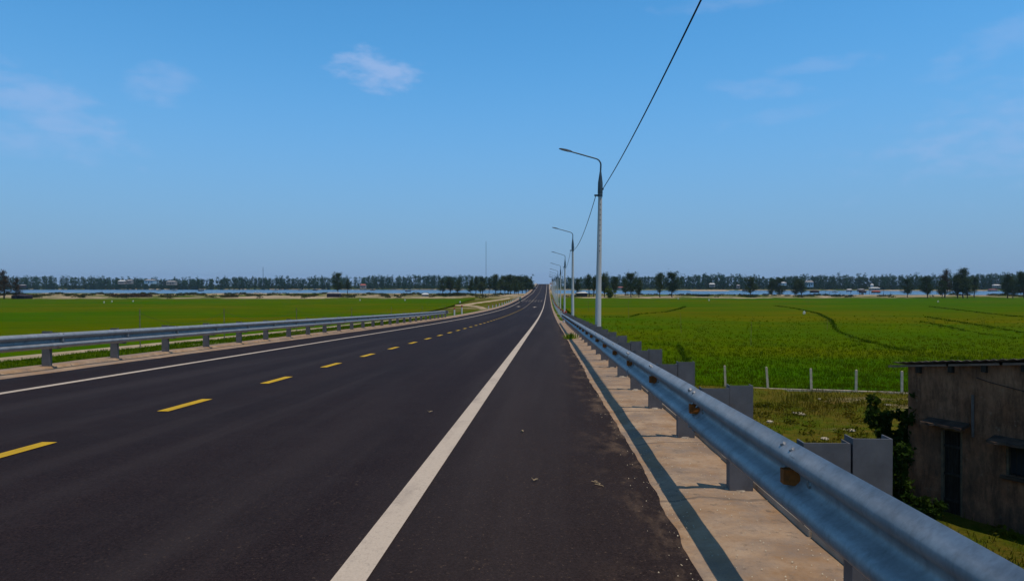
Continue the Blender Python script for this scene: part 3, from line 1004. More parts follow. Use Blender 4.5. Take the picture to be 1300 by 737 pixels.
def guardrail(name, s, x_valley, y_posts, label, far_end):
    base_y = y_posts[0]
    root = empty(name, (x_valley, base_y, float(road_surface(base_y))))
    tag(root, label, 'guardrail')
    zb = root.location.z
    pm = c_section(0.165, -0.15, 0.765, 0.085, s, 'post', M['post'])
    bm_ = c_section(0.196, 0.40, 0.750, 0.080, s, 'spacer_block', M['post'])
    mm = MB()
    for k in range(9):
        a = k * 0.7; mm.tube([(s * -0.0 + 0.0, 0, -0.03), (0.0, 0, 0.0)], 0.01, 4)
    mm = MB()
    ring = []
    for k in range(12):
        w = 2 * math.pi * k / 12; rr_ = 0.10 + 0.03 * math.sin(k * 2.3)
        ring.append((math.cos(w) * rr_ * 1.05, 0.04 + math.sin(w) * rr_ * 0.75, -0.01))
    mm.v = ring + [(q[0] * 0.75, 0.04 + (q[1] - 0.04) * 0.7, 0.012) for q in ring]
    mm.f = [(i, (i + 1) % 12, 12 + (i + 1) % 12, 12 + i) for i in range(12)] + [tuple(range(12, 24))]
    mme = mm.mesh('post_footing', M['mortar'])
    rf = MB()
    # folded reflector plate in the valley: trapezium with a small depth
    a = [(0.004, -0.038, 0.122), (0.004, 0.038, 0.122), (0.004, 0.038, 0.190), (0.004, -0.038, 0.190)]
    b = [(0.072, -0.024, 0.128), (0.072, 0.024, 0.128), (0.072, 0.024, 0.190), (0.072, -0.024, 0.190)]
    rf.v = [(s * x, y, z) for x, y, z in a + b]
    rf.f = [(0, 1, 2, 3), (4, 5, 6, 7), (0, 1, 5, 4), (1, 2, 6, 5), (2, 3, 7, 6), (3, 0, 4, 7)]
    rfe = rf.mesh('reflector', M['rust'] if s < 0 else M['bolt'])
    bo_ = MB()
    bo_.tube([(s * 0.0, 0, 0), (s * 0.014, 0, 0)], [0.021, 0.014], 8)
    boe = bo_.mesh('bolt', M['bolt'], True)
    slot = MB()
    slot.tube([(0, 0, -0.004), (0, 0, 0.011)], [0.017, 0.010], 8)
    slote = slot.mesh('bolt', M['bolt'], True)
    step = y_posts[1] - y_posts[0]
    L = step * 2
    pan = rail_mesh(s, L + 0.14)
    for i, y in enumerate(y_posts):
        zr = float(road_surface(y)) - zb
        lx = random.uniform(-0.006, 0.006); tw = random.uniform(-0.03, 0.03)
        # local x: valley 0, block then post on the far side from the road
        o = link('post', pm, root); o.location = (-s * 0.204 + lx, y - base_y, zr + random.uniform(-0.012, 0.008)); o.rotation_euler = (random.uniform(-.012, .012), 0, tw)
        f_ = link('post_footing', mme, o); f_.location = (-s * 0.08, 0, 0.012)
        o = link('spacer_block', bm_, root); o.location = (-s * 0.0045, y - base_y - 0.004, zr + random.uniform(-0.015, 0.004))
        o = link('reflector', rfe, root); o.scale = (1, 0.88, 1); o.location = (0, y - base_y + 0.04, zr + RAIL_Z)
        if y < 22:
            for dy in (-0.11, 0.19):
                for dz in (0.150, 0.166):
                    pass
            for dy, dz in ((-0.10, 0.158), (0.17, 0.158)):
                o = link('bolt', boe, root); o.location = (0, y - base_y + dy, zr + RAIL_Z + dz - 0.03 * dy)
            if i % 2 == 1:
                for dy in (-0.055, 0.055):
                    o = link('bolt', slote, root); o.location = (s * 0.060, y - base_y + dy, zr + RAIL_Z + 0.2925)
                    o.rotation_euler = (0, s * R(42), 0)
    for i in range(0, len(y_posts) - 1 - (len(y_posts) - 1) % 2, 2):
        y0, y1 = y_posts[i], y_posts[i] + L
        z0, z1 = float(road_surface(y0)) - zb, float(road_surface(y1)) - zb
        o = link('rail_panel', pan, root)
        lap = (i // 2) % 2
        o.location = (s * 0.0055 * lap, y0 - base_y - 0.14 * lap, z0 + RAIL_Z + 0.03 * 0.14 * lap)
        if y0 < 16:
            for dy in (-0.09, 0.05):
                for dd, dz, tilt in ((0.060, 0.292, 42), (0.036, 0.200, -35), (0.036, 0.116, 35), (0.060, 0.024, -42)):
                    b_ = link('bolt', slote, root); b_.location = (s * (dd + 0.006), y0 - base_y + dy, z0 + RAIL_Z + dz)
                    b_.rotation_euler = (0, s * R(tilt + (90 if dd < 0.05 else 0) * (1 if tilt > 0 else -1)), 0)
        o.rotation_euler = (math.atan2(z1 - z0, L), 0, 0)
    # rounded terminal at the far end
    te = MB()
    ye = y_posts[len(y_posts) - 1 - (len(y_posts) - 1) % 2]
    zr = float(road_surface(ye)) - zb + RAIL_Z
    ring = []
    for k in range(9):
        w = math.pi * k / 8
        ring.append((-s * (0.09 - 0.09 * math.cos(w)) + s * 0.06, ye - base_y + 0.16 * math.sin(w)))
    n0 = 0
    for x_, y_ in ring: te.v += [(x_, y_, zr), (x_, y_, zr + 0.316)]
    for k in range(8): te.f.append((2 * k, 2 * k + 1, 2 * k + 3, 2 * k + 2))
    te.build('end_terminal', M['rail'], root, True)
    return root


yp = [4.94 + 1.95 * k for k in range(-4, 25)]
guardrail('guardrail', -1, 1.085, yp, 'galvanised guardrail with rusty orange reflectors along the right edge close to the camera', 52)
yp = [13.85 + 2.24 * k for k in range(-8, 26)]
guardrail('guardrail', 1, -10.24, yp, 'galvanised guardrail along the far left edge of the road beside the green verge', 70)

# ------------------------------------------------------------------ street lamps and cables
SP = 32.6
PX_ = 2.32
PH = 7.25        # concrete shaft height above its base


def lamp():
    root = empty('street_lamp', (0, 0, 0))
    mb = MB(); mb.tube([(0, 0, -0.8), (0, 0, 0.4), (0, 0, PH)], [0.155, 0.148, 0.088], 18)
    mb.build('concrete_shaft', M['pole'], root, True)
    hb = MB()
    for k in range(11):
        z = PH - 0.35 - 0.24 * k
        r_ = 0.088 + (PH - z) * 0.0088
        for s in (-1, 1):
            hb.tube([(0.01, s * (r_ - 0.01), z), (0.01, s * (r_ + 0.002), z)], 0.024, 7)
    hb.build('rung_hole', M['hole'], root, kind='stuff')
    cl = MB(); cl.tube([(0, 0, PH - 0.22), (0, 0, PH - 0.10)], 0.115, 16)
    cl.box(-0.27, -0.06, -0.045, 0.045, PH - 0.20, PH - 0.12)
    cl.box(0.06, 0.16, -0.03, 0.03, PH + 0.10, PH + 0.16)
    cl.build('cable_clamp', M['arm'], root)
    sl = MB(); sl.tube([(0, 0, PH - 0.08), (0, 0, PH + 0.42), (0, 0, PH + 0.95)], [0.118, 0.112, 0.042], 14)
    sl.build('steel_sleeve', M['arm'], root, True)
    pts = [(0, 0, PH + 0.9), (0.01, 0, PH + 1.25)]
    cx0, cz0, rad = -0.30, PH + 1.25, 0.31
    for k in range(1, 8):
        w = R(75) * k / 7
        pts.append((cx0 + rad * math.cos(w), 0, cz0 + rad * math.sin(w)))
    x_, z_ = pts[-1][0], pts[-1][2]
    pts.append((x_ - 1.20, 0, z_ + 0.33))
    ar = MB(); ar.tube(pts, [0.038] * 4 + [0.032] * (len(pts) - 4), 10)
    ar.build('arm', M['arm'], root, True)
    hd = MB()
    L = 0.62
    A = Matrix.Translation((x_ - 1.12, 0, z_ + 0.325)) @ Matrix.Rotation(R(14), 4, 'Y')
    secs = [(0.0, 0.045, 0.05), (-0.08, 0.085, 0.085), (-0.30, 0.13, 0.09), (-0.52, 0.12, 0.065), (-L, 0.06, 0.03)]
    n0 = len(hd.v)
    for x, hw, hh in secs:
        for y, z in ((-hw, -0.02), (hw, -0.02), (hw * 0.8, hh * 0.6), (hw * 0.3, hh), (-hw * 0.3, hh), (-hw * 0.8, hh * 0.6)):
            hd.v.append(tuple(A @ Vector((x, y * 0.8, (z - 0.03) * 0.75))))
    for i in range(len(secs) - 1):
        for j in range(6):
            hd.f.append((n0 + i * 6 + j, n0 + i * 6 + (j + 1) % 6, n0 + i * 6 + 6 + (j + 1) % 6, n0 + i * 6 + 6 + j))
    hd.f.append(tuple(n0 + j for j in range(6))); hd.f.append(tuple(n0 + 24 + j for j in range(6)))
    h = hd.build('lamp_head', M['lamp'], root, True)
    ln = MB(); ln.box(-0.50, -0.16, -0.07, 0.07, -0.052, -0.040, A); ln.build('lens', M['lens'], h)
    return root


lab = ['concrete street lamp beside the camera holding the near end of the overhead cable',
       'nearest and tallest concrete street lamp behind the right guardrail with an arm over the road',
       'second concrete street lamp along the right guardrail, standing by its far end',
       'third concrete street lamp on the right, just past the end of the guardrail',
       'fourth concrete street lamp on the right, overlapping the third one']
first = lamp()
poles = []
for k in range(14):
    o = first if k == 0 else copy_tree(first)
    y = SP * k - 0.4 if k else -0.5
    zb = float(rz(y)) - (0.62 if y > 0 else 0.5)
    o.location = (PX_, y, zb)
    o.rotation_euler = (random.uniform(-0.006, 0.006), R(0.9 if k < 2 else random.uniform(0, 0.8)), random.uniform(-0.03, 0.03))
    lb = lab[k] if k < 5 else ('%s street lamp from the camera along the right side of the road' % ('fifth', 'sixth', 'seventh', 'eighth')[k - 5]) if k < 9 else 'one of the far street lamps bunched together towards the crest of the road'
    tag(o, lb, 'street lamp', 'street lamps along the right side of the road')
    poles.append(o)


def attach(o, local):
    Rm = o.rotation_euler.to_matrix()
    return o.location + Rm @ Vector(local)


for k in range(13):
    a = attach(poles[k], (0.13, 0.02, PH + 0.12)); b = attach(poles[k + 1], (0.10 if k == 0 else -0.18, -0.03, PH + 0.12 if k == 0 else PH - 0.16))
    if k: a = attach(poles[k], (-0.20, 0.03, PH - 0.17))
    sag = 0.42 if k == 0 else 0.75
    pts = []
    for i in range(25):
        q = i / 24
        p_ = a.lerp(b, q); p_.z -= sag * 4 * q * (1 - q)
        pts.append(p_)
    mb = MB(); mb.tube([p_ - a for p_ in pts], 0.016, 6)
    o = mb.build('overhead_cable', M['cable'], None, 'all'); o.location = a
    lb = ('black overhead cable running from the nearest lamp up out of the top of the view' if k == 0 else
          'black overhead cable slung between the nearest and the second street lamp' if k == 1 else
          'black overhead cable slung between two of the farther street lamps')
    tag(o, lb, 'cable', 'overhead cables between the street lamps')

# ------------------------------------------------------------------ grass, weeds and shrubs near by


def scatter(n, x0, x1, y0, y1, bias=2.0, keepf=None):
    x = rng.uniform(x0, x1, n)
    y = y0 + (y1 - y0) * rng.uniform(0, 1, n) ** bias
    if keepf is not None:
        k_ = keepf(x, y); x, y = x[k_], y[k_]
    return x, y


HA_ = None
# left verge between the guardrail and the walkway
x, y = scatter(26000, -15.9, -11.0, 6, 75, 1.6)
z = ground(x, y)
bo = blades('verge_grass', np.stack([x, y, z], -1), rng.uniform(0.03, 0.10, len(x)), 0.010 + y * 0.0004, rng.normal(0, 0.04, (len(x), 2)), M['verge_leaf'])
tag(bo, 'short green grass on the verge behind the left guardrail', 'grass', kind='stuff')
x, y = scatter(9000, -18.6, -16.7, 6, 95, 1.6)
z = ground(x, y)
bo = blades('bank_grass', np.stack([x, y, z], -1), rng.uniform(0.10, 0.30, len(x)), 0.016 + y * 0.0006, rng.normal(0, 0.06, (len(x), 2)), M['verge_leaf'])
tag(bo, 'taller green grass beyond the concrete walkway on the left', 'grass', kind='stuff')
# right bank and waste ground up to the fence


def patchy(x, y):
    return vnoise(x * 0.8, y * 0.8, 91) + rng.normal(0, 0.35, len(x)) > -0.15


x, y = scatter(85000, 1.68, 21, 2.0, 37.5, 1.0, patchy)
ok_ = y < fence_y(x) - 0.1
x, y = x[ok_], y[ok_]
z = ground(x, y)
bo = blades('waste_grass', np.stack([x, y, z], -1), rng.uniform(0.04, 0.14, len(x)) * (1 + 1.3 * np.clip(vnoise(x * 0.5, y * 0.5, 93), 0, 1)), rng.uniform(0.010, 0.026, len(x)), rng.normal(0, 0.05, (len(x), 2)), M['weed_leaf'])
tag(bo, 'patchy dry grass on the waste ground beyond the right guardrail', 'grass', kind='stuff')
x, y = scatter(9000, 1.68, 6, 36, 150, 1.4)
z = ground(x, y)
bo = blades('bank_grass', np.stack([x, y, z], -1), rng.uniform(0.10, 0.40, len(x)), 0.02 + y * 0.0005, rng.normal(0, 0.08, (len(x), 2)), M['verge_leaf'])
tag(bo, 'grass on the bank behind the far half of the right guardrail', 'grass', kind='stuff')


def leaf_cloud(name, centres, rad, n, size, mat, parent=None, squash=1.0):
    c = centres[rng.integers(0, len(centres), n)]
    d = rng.normal(0, 1, (n, 3)); d /= np.linalg.norm(d, axis=1)[:, None]
    r_ = rad * rng.uniform(0.1, 1, n) ** 0.5
    p_ = c + d * r_[:, None] * np.array([1, 1, squash])
    a = rng.normal(0, 1, (n, 3)); a /= np.linalg.norm(a, axis=1)[:, None]
    b = np.cross(a, rng.normal(0, 1, (n, 3))); b /= np.linalg.norm(b, axis=1)[:, None]
    s_ = size * rng.uniform(0.6, 1.4, n)[:, None]
    V = np.stack([p_ - a * s_, p_ + b * s_ * 0.45, p_ + a * s_, p_ - b * s_ * 0.45], 1).reshape(-1, 3)
    F = np.arange(n * 4).reshape(-1, 4)
    return link(name, np_mesh(name, V, F, mat), parent)


# broad-leaved weeds on the waste ground
wc = []
for _ in range(330):
    x_ = random.uniform(2.2, 18); y_ = random.uniform(5, 32)
    wc.append((x_, y_, float(ground(np.array([x_]), np.array([y_]))[0]) + 0.08))
o = leaf_cloud('broad_weeds', np.array(wc), 0.30, 24000, 0.055, M['weed_leaf'], None, 0.5)
tag(o, 'low broad leaved weeds on the waste ground by the house', 'weeds', kind='stuff')


def shrub(loc, h, spread, n, size, label, mat='shrub_leaf', seed=0, tilt=0.3):
    rs = random.Random(seed)
    root = empty('shrub', loc)
    tag(root, label, 'shrub')
    st = MB(); cs = []
    for _ in range(max(4, int(h * 4))):
        a = rs.uniform(0, 6.28); hh = h * rs.uniform(0.45, 1.0); sp = spread * rs.uniform(0.3, 1)
        p0 = Vector((0.1 * math.cos(a), 0.1 * math.sin(a), -0.1)); p2 = Vector((sp * math.cos(a), sp * math.sin(a), hh))
        p1 = p0.lerp(p2, 0.5) + Vector((rs.uniform(-.1, .1), rs.uniform(-.1, .1), 0.1 * h))
        st.tube([p0, p1, p2], [0.018, 0.012, 0.005], 5)
        for q in range(7):
            w = (q + 1.5) / 8
            pp = (p0.lerp(p1, w * 2) if w < 0.5 else p1.lerp(p2, w * 2 - 1)) + Vector((rs.gauss(0, .1), rs.gauss(0, .1), rs.gauss(0, .06))) * spread
            cs.append(tuple(pp))
    st.build('stem', M['stem'], root)
    leaf_cloud('foliage', np.array(cs), 0.19 * spread + 0.06, n, size, M[mat], root, 0.8)
    return root


# ------------------------------------------------------------------ house on the right
HK = 1.08
BACK = 0.15      # roof fall towards the back
A0 = Vector((8.96 * HK, 15.5 * HK))          # near-left corner in view axes


def v2w(xc, Z):
    return Vector((xc * CT - Z * ST, xc * ST + Z * CT))


GZ = -4.05
hc = v2w(A0.x, A0.y)
hd_ = v2w(0.5, -0.866)
house = empty('plaster_house', (hc.x, hc.y, GZ), math.atan2(hd_.y, hd_.x))
tag(house, 'small derelict house of mouldy plaster with a low tin roof at the right edge', 'house')
HL, HD, TH = 5.2, 4.4, 0.18


def hroof(u):
    return 3.465 + 0.12 * u


# front wall (local x along wall, local y into the house), pieces around openings
D0, D1, DT = 0.76, 1.24, 2.05
W0, W1, WB, WT = 2.12, 3.05, 1.25, 1.92


def gable_piece(mb, u0, u1, z0, z1=None):
    us = sorted({u0, u1} | ({HL / 2} if u0 < HL / 2 < u1 else set()))
    top = [(u, hroof(u) - 0.08 if z1 is None else z1) for u in us]
    poly = [(u0, z0)] + [(u1, z0)] + top[::-1]
    n0 = len(mb.v); k = len(poly)
    mb.v += [(u, 0, z) for u, z in poly] + [(u, TH, z) for u, z in poly]
    mb.f += [tuple(range(n0, n0 + k)), tuple(range(n0 + k, n0 + 2 * k))]
    for i in range(k):
        mb.f.append((n0 + i, n0 + (i + 1) % k, n0 + k + (i + 1) % k, n0 + k + i))


mb = MB()
gable_piece(mb, 0, D0, -0.4); gable_piece(mb, D0, D1, DT); gable_piece(mb, D1, W0, -0.4)
gable_piece(mb, W0, W1, -0.4, WB); gable_piece(mb, W0, W1, WT); gable_piece(mb, W1, HL, -0.4)
mb.build('wall', M['plaster'], house)
mb = MB()
for x_, zt in ((0, 3.36), (HL - TH, 3.36 + 0.12 * HL)):
    n0 = len(mb.v)
    for xx in (x_, x_ + TH):
        mb.v += [(xx, TH, -0.4), (xx, HD, -0.4), (xx, HD, zt - BACK * HD), (xx, TH, zt - BACK * TH)]
    mb.f += [(n0, n0 + 1, n0 + 2, n0 + 3), (n0 + 4, n0 + 5, n0 + 6, n0 + 7)] + [(n0 + j, n0 + (j + 1) % 4, n0 + 4 + (j + 1) % 4, n0 + 4 + j) for j in range(4)]
mb.box(TH, HL - TH, HD - TH, HD - 0.003, -0.4, 3.30 - BACK * HD)
mb.build('wall', M['plaster'], house)
# roof: corrugated sheets, one object per sheet, falling away to the back
k_ = 8
for i in range(k_):
    ua = -0.28 + i * (HL + 0.56) / k_; ub = -0.28 + (i + 1) * (HL + 0.56) / k_ + 0.06
    mb = MB(); nu = 12
    for j in range(nu + 1):
        u = ua + (ub - ua) * j / nu
        dz = 0.016 * math.sin(j * math.pi / 1.5) + 0.02 + (i % 2) * 0.008
        for yv in (-0.16 + 0.012 * math.sin(i * 2.3), HD + 0.16):
            mb.v.append((u, yv, 3.465 + 0.12 * u - BACK * yv + dz))
    for j in range(nu):
        mb.f.append((2 * j, 2 * j + 1, 2 * j + 3, 2 * j + 2))
    o = mb.build('roof_sheet', M['tin'], house, True)
    md = o.modifiers.new('thick', 'SOLIDIFY'); md.thickness = 0.012
for u in (0.28, 1.02, 1.72, 2.5, 3.3, 4.1, 4.8):
    mb = MB(); z = hroof(u) - 0.09
    n0 = len(mb.v)
    for yv in (-0.10, HD - 0.02):
        zz_ = z - BACK * yv
        mb.v += [(u - 0.05, yv, zz_ - 0.15), (u + 0.05, yv, zz_ - 0.15), (u + 0.05, yv, zz_), (u - 0.05, yv, zz_)]
    for j in range(4): mb.f.append((n0 + j, n0 + (j + 1) % 4, n0 + 4 + (j + 1) % 4, n0 + 4 + j))
    mb.f += [(n0, n0 + 1, n0 + 2, n0 + 3), (n0 + 4, n0 + 5, n0 + 6, n0 + 7)]
    mb.build('purlin', M['oldwood'], house)
mb = MB()   # barge strip under the sheets, lit sheet edge put into its colour, broken in places
for ua, ub in ((-0.42, 0.95), (1.0, 2.05), (2.12, 3.4), (3.45, 5.3)):
    for (p0, p1) in ((ua, ub),):
        n0 = len(mb.v)
        for u in (p0, p1):
            z = 3.465 + 0.12 * u - 0.06
            mb.v += [(u, -0.135, z - 0.018), (u, -0.11, z - 0.018), (u, -0.11, z + 0.03), (u, -0.135, z + 0.03)]
        for j in range(4): mb.f.append((n0 + j, n0 + (j + 1) % 4, n0 + 4 + (j + 1) % 4, n0 + 4 + j))
        mb.f += [(n0, n0 + 1, n0 + 2, n0 + 3), (n0 + 4, n0 + 5, n0 + 6, n0 + 7)]
mb.build('barge_board', simple('barge_grey', (0.27, 0.16, 0.11), (0.14, 0.085, 0.06), 3, 0.9), house)
mb = MB()
door = MB(); door.box(D0 + 0.045, D1 - 0.045, 0.10, 0.13, 0.0, DT - 0.05)
dr = door.build('door', M['oldwood'], house)
for s_ in (0, 1):
    q = MB(); x_ = D0 + 0.002 if s_ == 0 else D1 - 0.047
    q.box(x_, x_ + 0.045, 0.01, 0.16, 0.0, DT - 0.004); q.build('door_frame', M['frame'], dr)
q = MB(); q.box(D0 + 0.05, D1 - 0.05, 0.012, 0.16, DT - 0.052, DT - 0.004); q.build('door_frame', M['frame'], dr)
for i in range(6):
    q = MB(); x_ = D0 + 0.075 + i * 0.064
    q.box(x_, x_ + 0.022, 0.075, 0.097, 0.05, DT - 0.06); q.build('door_bar', M['oldwood'], dr)
for z_ in (0.35, 0.95, 1.6):
    q = MB(); q.box(D0 + 0.05, D1 - 0.05, 0.05, 0.074, z_, z_ + 0.06); q.build('door_rail', M['oldwood'], dr)
win = MB(); win.box(W0 + 0.04, W1 - 0.04, 0.13, 0.14, WB + 0.03, WT - 0.03)
wi = win.build('window', M['glass'], house)
for x_ in (W0 + 0.002, W0 + 0.45, W1 - 0.042):
    q = MB(); q.box(x_, x_ + 0.04, 0.02, 0.128, WB + 0.002, WT - 0.002); q.build('window_frame', M['frame'], wi)
for i in range(9):
    x_ = W0 + 0.09 + i * 0.092
    if abs(x_ - W0 - 0.47) < 0.04: continue
    q = MB(); q.tube([(x_, 0.06, WB + 0.01), (x_, 0.06, WT - 0.01)], 0.008, 6); q.build('window_bar', M['oldwood'], wi)
q = MB(); q.box(W0 - 0.08, W1 + 0.08, -0.09, 0.0, WB - 0.07, WB - 0.004); q.build('sill', M['canopy'], wi)
for (u0, u1, zc) in ((D0 - 0.27, D1 + 0.16, DT + 0.12), (W0 - 0.22, W1 + 0.22, WT + 0.09)):
    q = MB(); n0 = 0
    jag = [random.uniform(-0.03, 0.03) for _ in range(9)]
    for i in range(9):
        u = u0 + (u1 - u0) * i / 8
        q.v += [(u, -0.001, zc), (u, -0.38 + jag[i], zc - 0.05 + jag[i] * 0.4), (u, -0.37 + jag[i], zc + 0.0 + jag[i] * 0.4), (u, -0.001, zc + 0.075)]
    for i in range(8):
        for j in range(4): q.f.append((i * 4 + j, i * 4 + (j + 1) % 4, i * 4 + 4 + (j + 1) % 4, i * 4 + 4 + j))
    q.f += [(0, 1, 2, 3), (32, 33, 34, 35)]
    q.build('canopy', M['canopy'], house)
q = MB()   # loose wire across the facade
pts = [(1.55, -0.03, 3.3)] + [(1.55 + 2.6 * i / 10, -0.035, 3.28 - 0.30 * math.sin(math.pi * i / 20)) for i in range(1, 11)]
q.tube(pts, 0.008, 5); q.build('wire', M['cable'], house)
q = MB()
q.tube([(1.47, -0.025, 1.95), (1.47, -0.025, 2.9)], 0.03, 8); q.build('drain_pipe', M['tin'], house)

# shrubs against the house and in front of it
def gz(x, y): return float(ground(np.array([float(x)]), np.array([float(y)]))[0])
SHR = [(1137, 17.0, 2.75, 0.62, 4800, 0.075, 'tall dark shrub growing against the left corner of the house'),
       (1128, 15.6, 2.0, 0.65, 3400, 0.07, 'leafy dark bush in front of the left corner of the house'),
       (1092, 18.6, 1.0, 0.6, 1300, 0.06, 'low green bush left of the taller shrubs by the house'),
       (1160, 14.6, 0.95, 0.5, 1900, 0.07, 'spreading dark bush at the foot of the house wall under the door')]
for i, (u, Z, h, s_, n_, sz, lb) in enumerate(SHR):
    p_ = P(u, 400, Z)
    shrub((p_.x, p_.y, gz(p_.x, p_.y)), h, s_, n_, sz, lb, seed=i + 3)
# tuft of weeds on the road edge
p_ = G(727, 421, -0.55)
tf = empty('weed_tuft', (p_.x - 0.1, p_.y, float(road_surface(p_.y))))
tag(tf, 'bright green weed tuft sprouting at the road edge beside the guardrail', 'weed')
nn = 160
b_ = rng.normal(0, 0.12, (nn, 3)) * np.array([1, 2.0, 0])
o = blades('leaf_blades', b_, rng.uniform(0.08, 0.26, nn), rng.uniform(0.02, 0.04, nn), rng.normal(0, 0.10, (nn, 2)), M['tuft_leaf'], parent=tf)

# concrete boundary posts on a low footing beyond the waste ground
fence = empty('boundary_fence', G(1030, 494, -4.0))
tag(fence, 'row of short concrete fence posts on a low footing along the rice field', 'fence')
fl = fence.location.copy()
mbp = MB(); mbp.box(-0.05, 0.05, -0.05, 0.05, -0.3, 1.08); mbp.quad((-0.05, -0.05, 1.08), (0.05, -0.05, 1.08), (0, 0, 1.11)); mbp.quad((0.05, 0.05, 1.08), (-0.05, 0.05, 1.08), (0, 0, 1.11))
pme = mbp.mesh('fence_post', M['fpost'])
pa, pb_ = G(921, 490.5, -4.0), G(1145, 497.5, -4.0)
stp = (pb_ - pa) / 4
for k in range(-2, 9):
    q = pa + stp * k
    o = link('fence_post', pme, fence)
    o.location = (q.x - fl.x, q.y - fl.y, random.uniform(-0.05, 0.02)); o.rotation_euler = (random.uniform(-.05, .05), random.uniform(-.06, .06), math.atan2(stp.y, stp.x))
for k in range(-2, 8):
    q0, q1 = pa + stp * k, pa + stp * (k + 1)
    mb = MB(); d_ = (q1 - q0)
    Mx = Matrix.Translation((q0.x - fl.x, q0.y - fl.y, 0)) @ Matrix.Rotation(math.atan2(d_.y, d_.x), 4, 'Z')
    mb.box(0.0, d_.length - 0.02, -0.06, 0.065, -0.25, 0.0 + random.uniform(-0.03, 0.02), Mx)
    mb.build('footing', M['fpost'], fence)

# stakes with a sagging cord on the left verge
us_, vs_ = (178, 285, 377, 446, 497, 536, 565), (400, 396.5, 393.5, 391.5, 390, 387, 384.5)
cord = empty('cord_fence', (-14.8, 30, float(rz(30)) - 0.25))
tag(cord, 'line of thin stakes joined by a sagging cord behind the left guardrail', 'fence')
cl_ = cord.location
tops = []
for u in us_:
    k_ = (u - 650) / 870 * 1.0
    # on the line x = -14.8
    Z = -14.8 / (k_ * CT - ST)
    y_ = k_ * Z * ST + Z * CT
    z_ = float(rz(y_)) - 0.28
    mb = MB(); b0 = Vector((-14.8, y_, z_)) - cl_
    mb.tube([b0, b0 + Vector((random.uniform(-.04, .04), random.uniform(-.04, .04), 1.45))], 0.020, 6)
    mb.build('stake', M['stake'], cord)
    tops.append(b0 + Vector((0, 0, 1.3)))
for a, b in zip(tops[:-1], tops[1:]):
    mb = MB()
    mb.tube([a.lerp(b, i / 10) - Vector((0, 0, 0.45 * 4 * (i / 10) * (1 - i / 10))) for i in range(11)], 0.005, 4)
    mb.build('cord', M['cable'], cord)

# thin sticks standing in the right rice field
STK = [(798, 406, 26, 'thin leaning stick in the rice just right of the nearest street lamp'),
       (747, 396, 16, 'thin dark stick in the rice between the first two street lamps'),
       (865, 426, 30, 'thin stick standing by the corner of the nearer paddy bank'),
       (953, 441, 34, 'tall thin stick standing alone in the middle of the right rice field'),
       (1050, 421, 14, 'short stick beside the curving bank of the right rice field')]
for u, v, hp, lb in STK:
    p_ = G(u, v, RICE - 0.25); Z = 5.3 * 870 / (v - 362)
    mb = MB(); mb.tube([(0, 0, -0.2), (random.uniform(-.1, .1), 0, hp / 870 * Z)], [0.022, 0.012], 5)
    o = mb.build('field_stick', M['stake']); o.location = p_
    tag(o, lb, 'stick', 'sticks in the right rice field')
# small white rag markers on sticks out in the fields
RAG = [(132, 386, 'white rag marker in the left field, left one of the pair beyond the guardrail'), (142, 385, 'white rag marker in the left field, right one of the pair beyond the guardrail'),
       (169, 384.5, 'lone white rag marker right of the pair in the left field'), (457, 383, 'white rag marker in the left field below the red roofed house'),
       (514, 383, 'white rag marker in the left field below the white shelter'), (584, 386, 'white rag marker where the dirt track meets the left field'),
       (861, 381, 'white rag marker in the rice in front of the paired shore trees'), (900, 383, 'yellowish rag marker in the rice right of the paired shore trees'),
       (1021, 401, 'white rag marker on the curving bank of the right field'), (1191, 385, 'white rag marker in the rice in front of the big right hand trees')]
for u, v, lb in RAG:
    p_ = G(u, v, RICE - 0.1)
    root = empty('rag_marker', p_)
    tag(root, lb, 'marker', 'rag markers in the rice fields')
    mb = MB(); mb.tube([(0, 0, -0.1), (0, 0, 0.9)], 0.03, 5); mb.build('stick', M['stake'], root)
    mb = MB(); n0 = 0
    for i in range(4):
        z_ = 0.35 + 0.55 * i / 3; w_ = (0.17, 0.20, 0.15, 0.06)[i]
        for k_ in range(7):
            a = 6.283 * k_ / 7; r_ = w_ * (1 + 0.25 * math.sin(k_ * 2.1 + i))
            mb.v.append((math.cos(a) * r_, math.sin(a) * r_ * 0.6, z_))
    for i in range(3):
        for k_ in range(7): mb.f.append((i * 7 + k_, i * 7 + (k_ + 1) % 7, i * 7 + 7 + (k_ + 1) % 7, i * 7 + 7 + k_))
    mb.f.append(tuple(21 + k_ for k_ in range(7)))
    mb.build('rag', M['white'], root)

# ------------------------------------------------------------------ marker posts
def marker(x, y, lb, h=0.9, g='white marker posts with red tops along the road', zoff=-0.05):
    root = empty('marker_post', (x, y, float(rz(y)) + zoff))
    tag(root, lb, 'marker post', g)
    mb = MB(); mb.tube([(0, 0, -0.3), (0, 0, h * 0.78)], 0.085, 8); mb.build('post', M['white'], root)
    mb = MB(); mb.tube([(0, 0, h * 0.78), (0, 0, h * 0.97), (0, 0, h)], [0.088, 0.088, 0.05], 8); mb.build('red_band', M['red'], root)
    return root


marker(-10.5, 76.6, 'stout white marker post standing just past the end of the left guardrail', 1.0)
marker(-10.6, 84.0, 'taller white marker post second past the end of the left guardrail', 1.25)
for k in range(15):
    marker(-10.6, 122 + 9.0 * k, ('nearest', 'second nearest', 'third nearest')[k] + ' post of the close row of white marker posts along the far left verge' if k < 3 else 'one of the close row of white marker posts along the far left verge')
for k in range(16):
    marker(1.45, 56 + 11.0 * k, ('nearest', 'second nearest', 'third nearest')[k] + ' red topped marker post past the end of the right guardrail' if k < 3 else 'one of the row of red topped marker posts past the right guardrail')
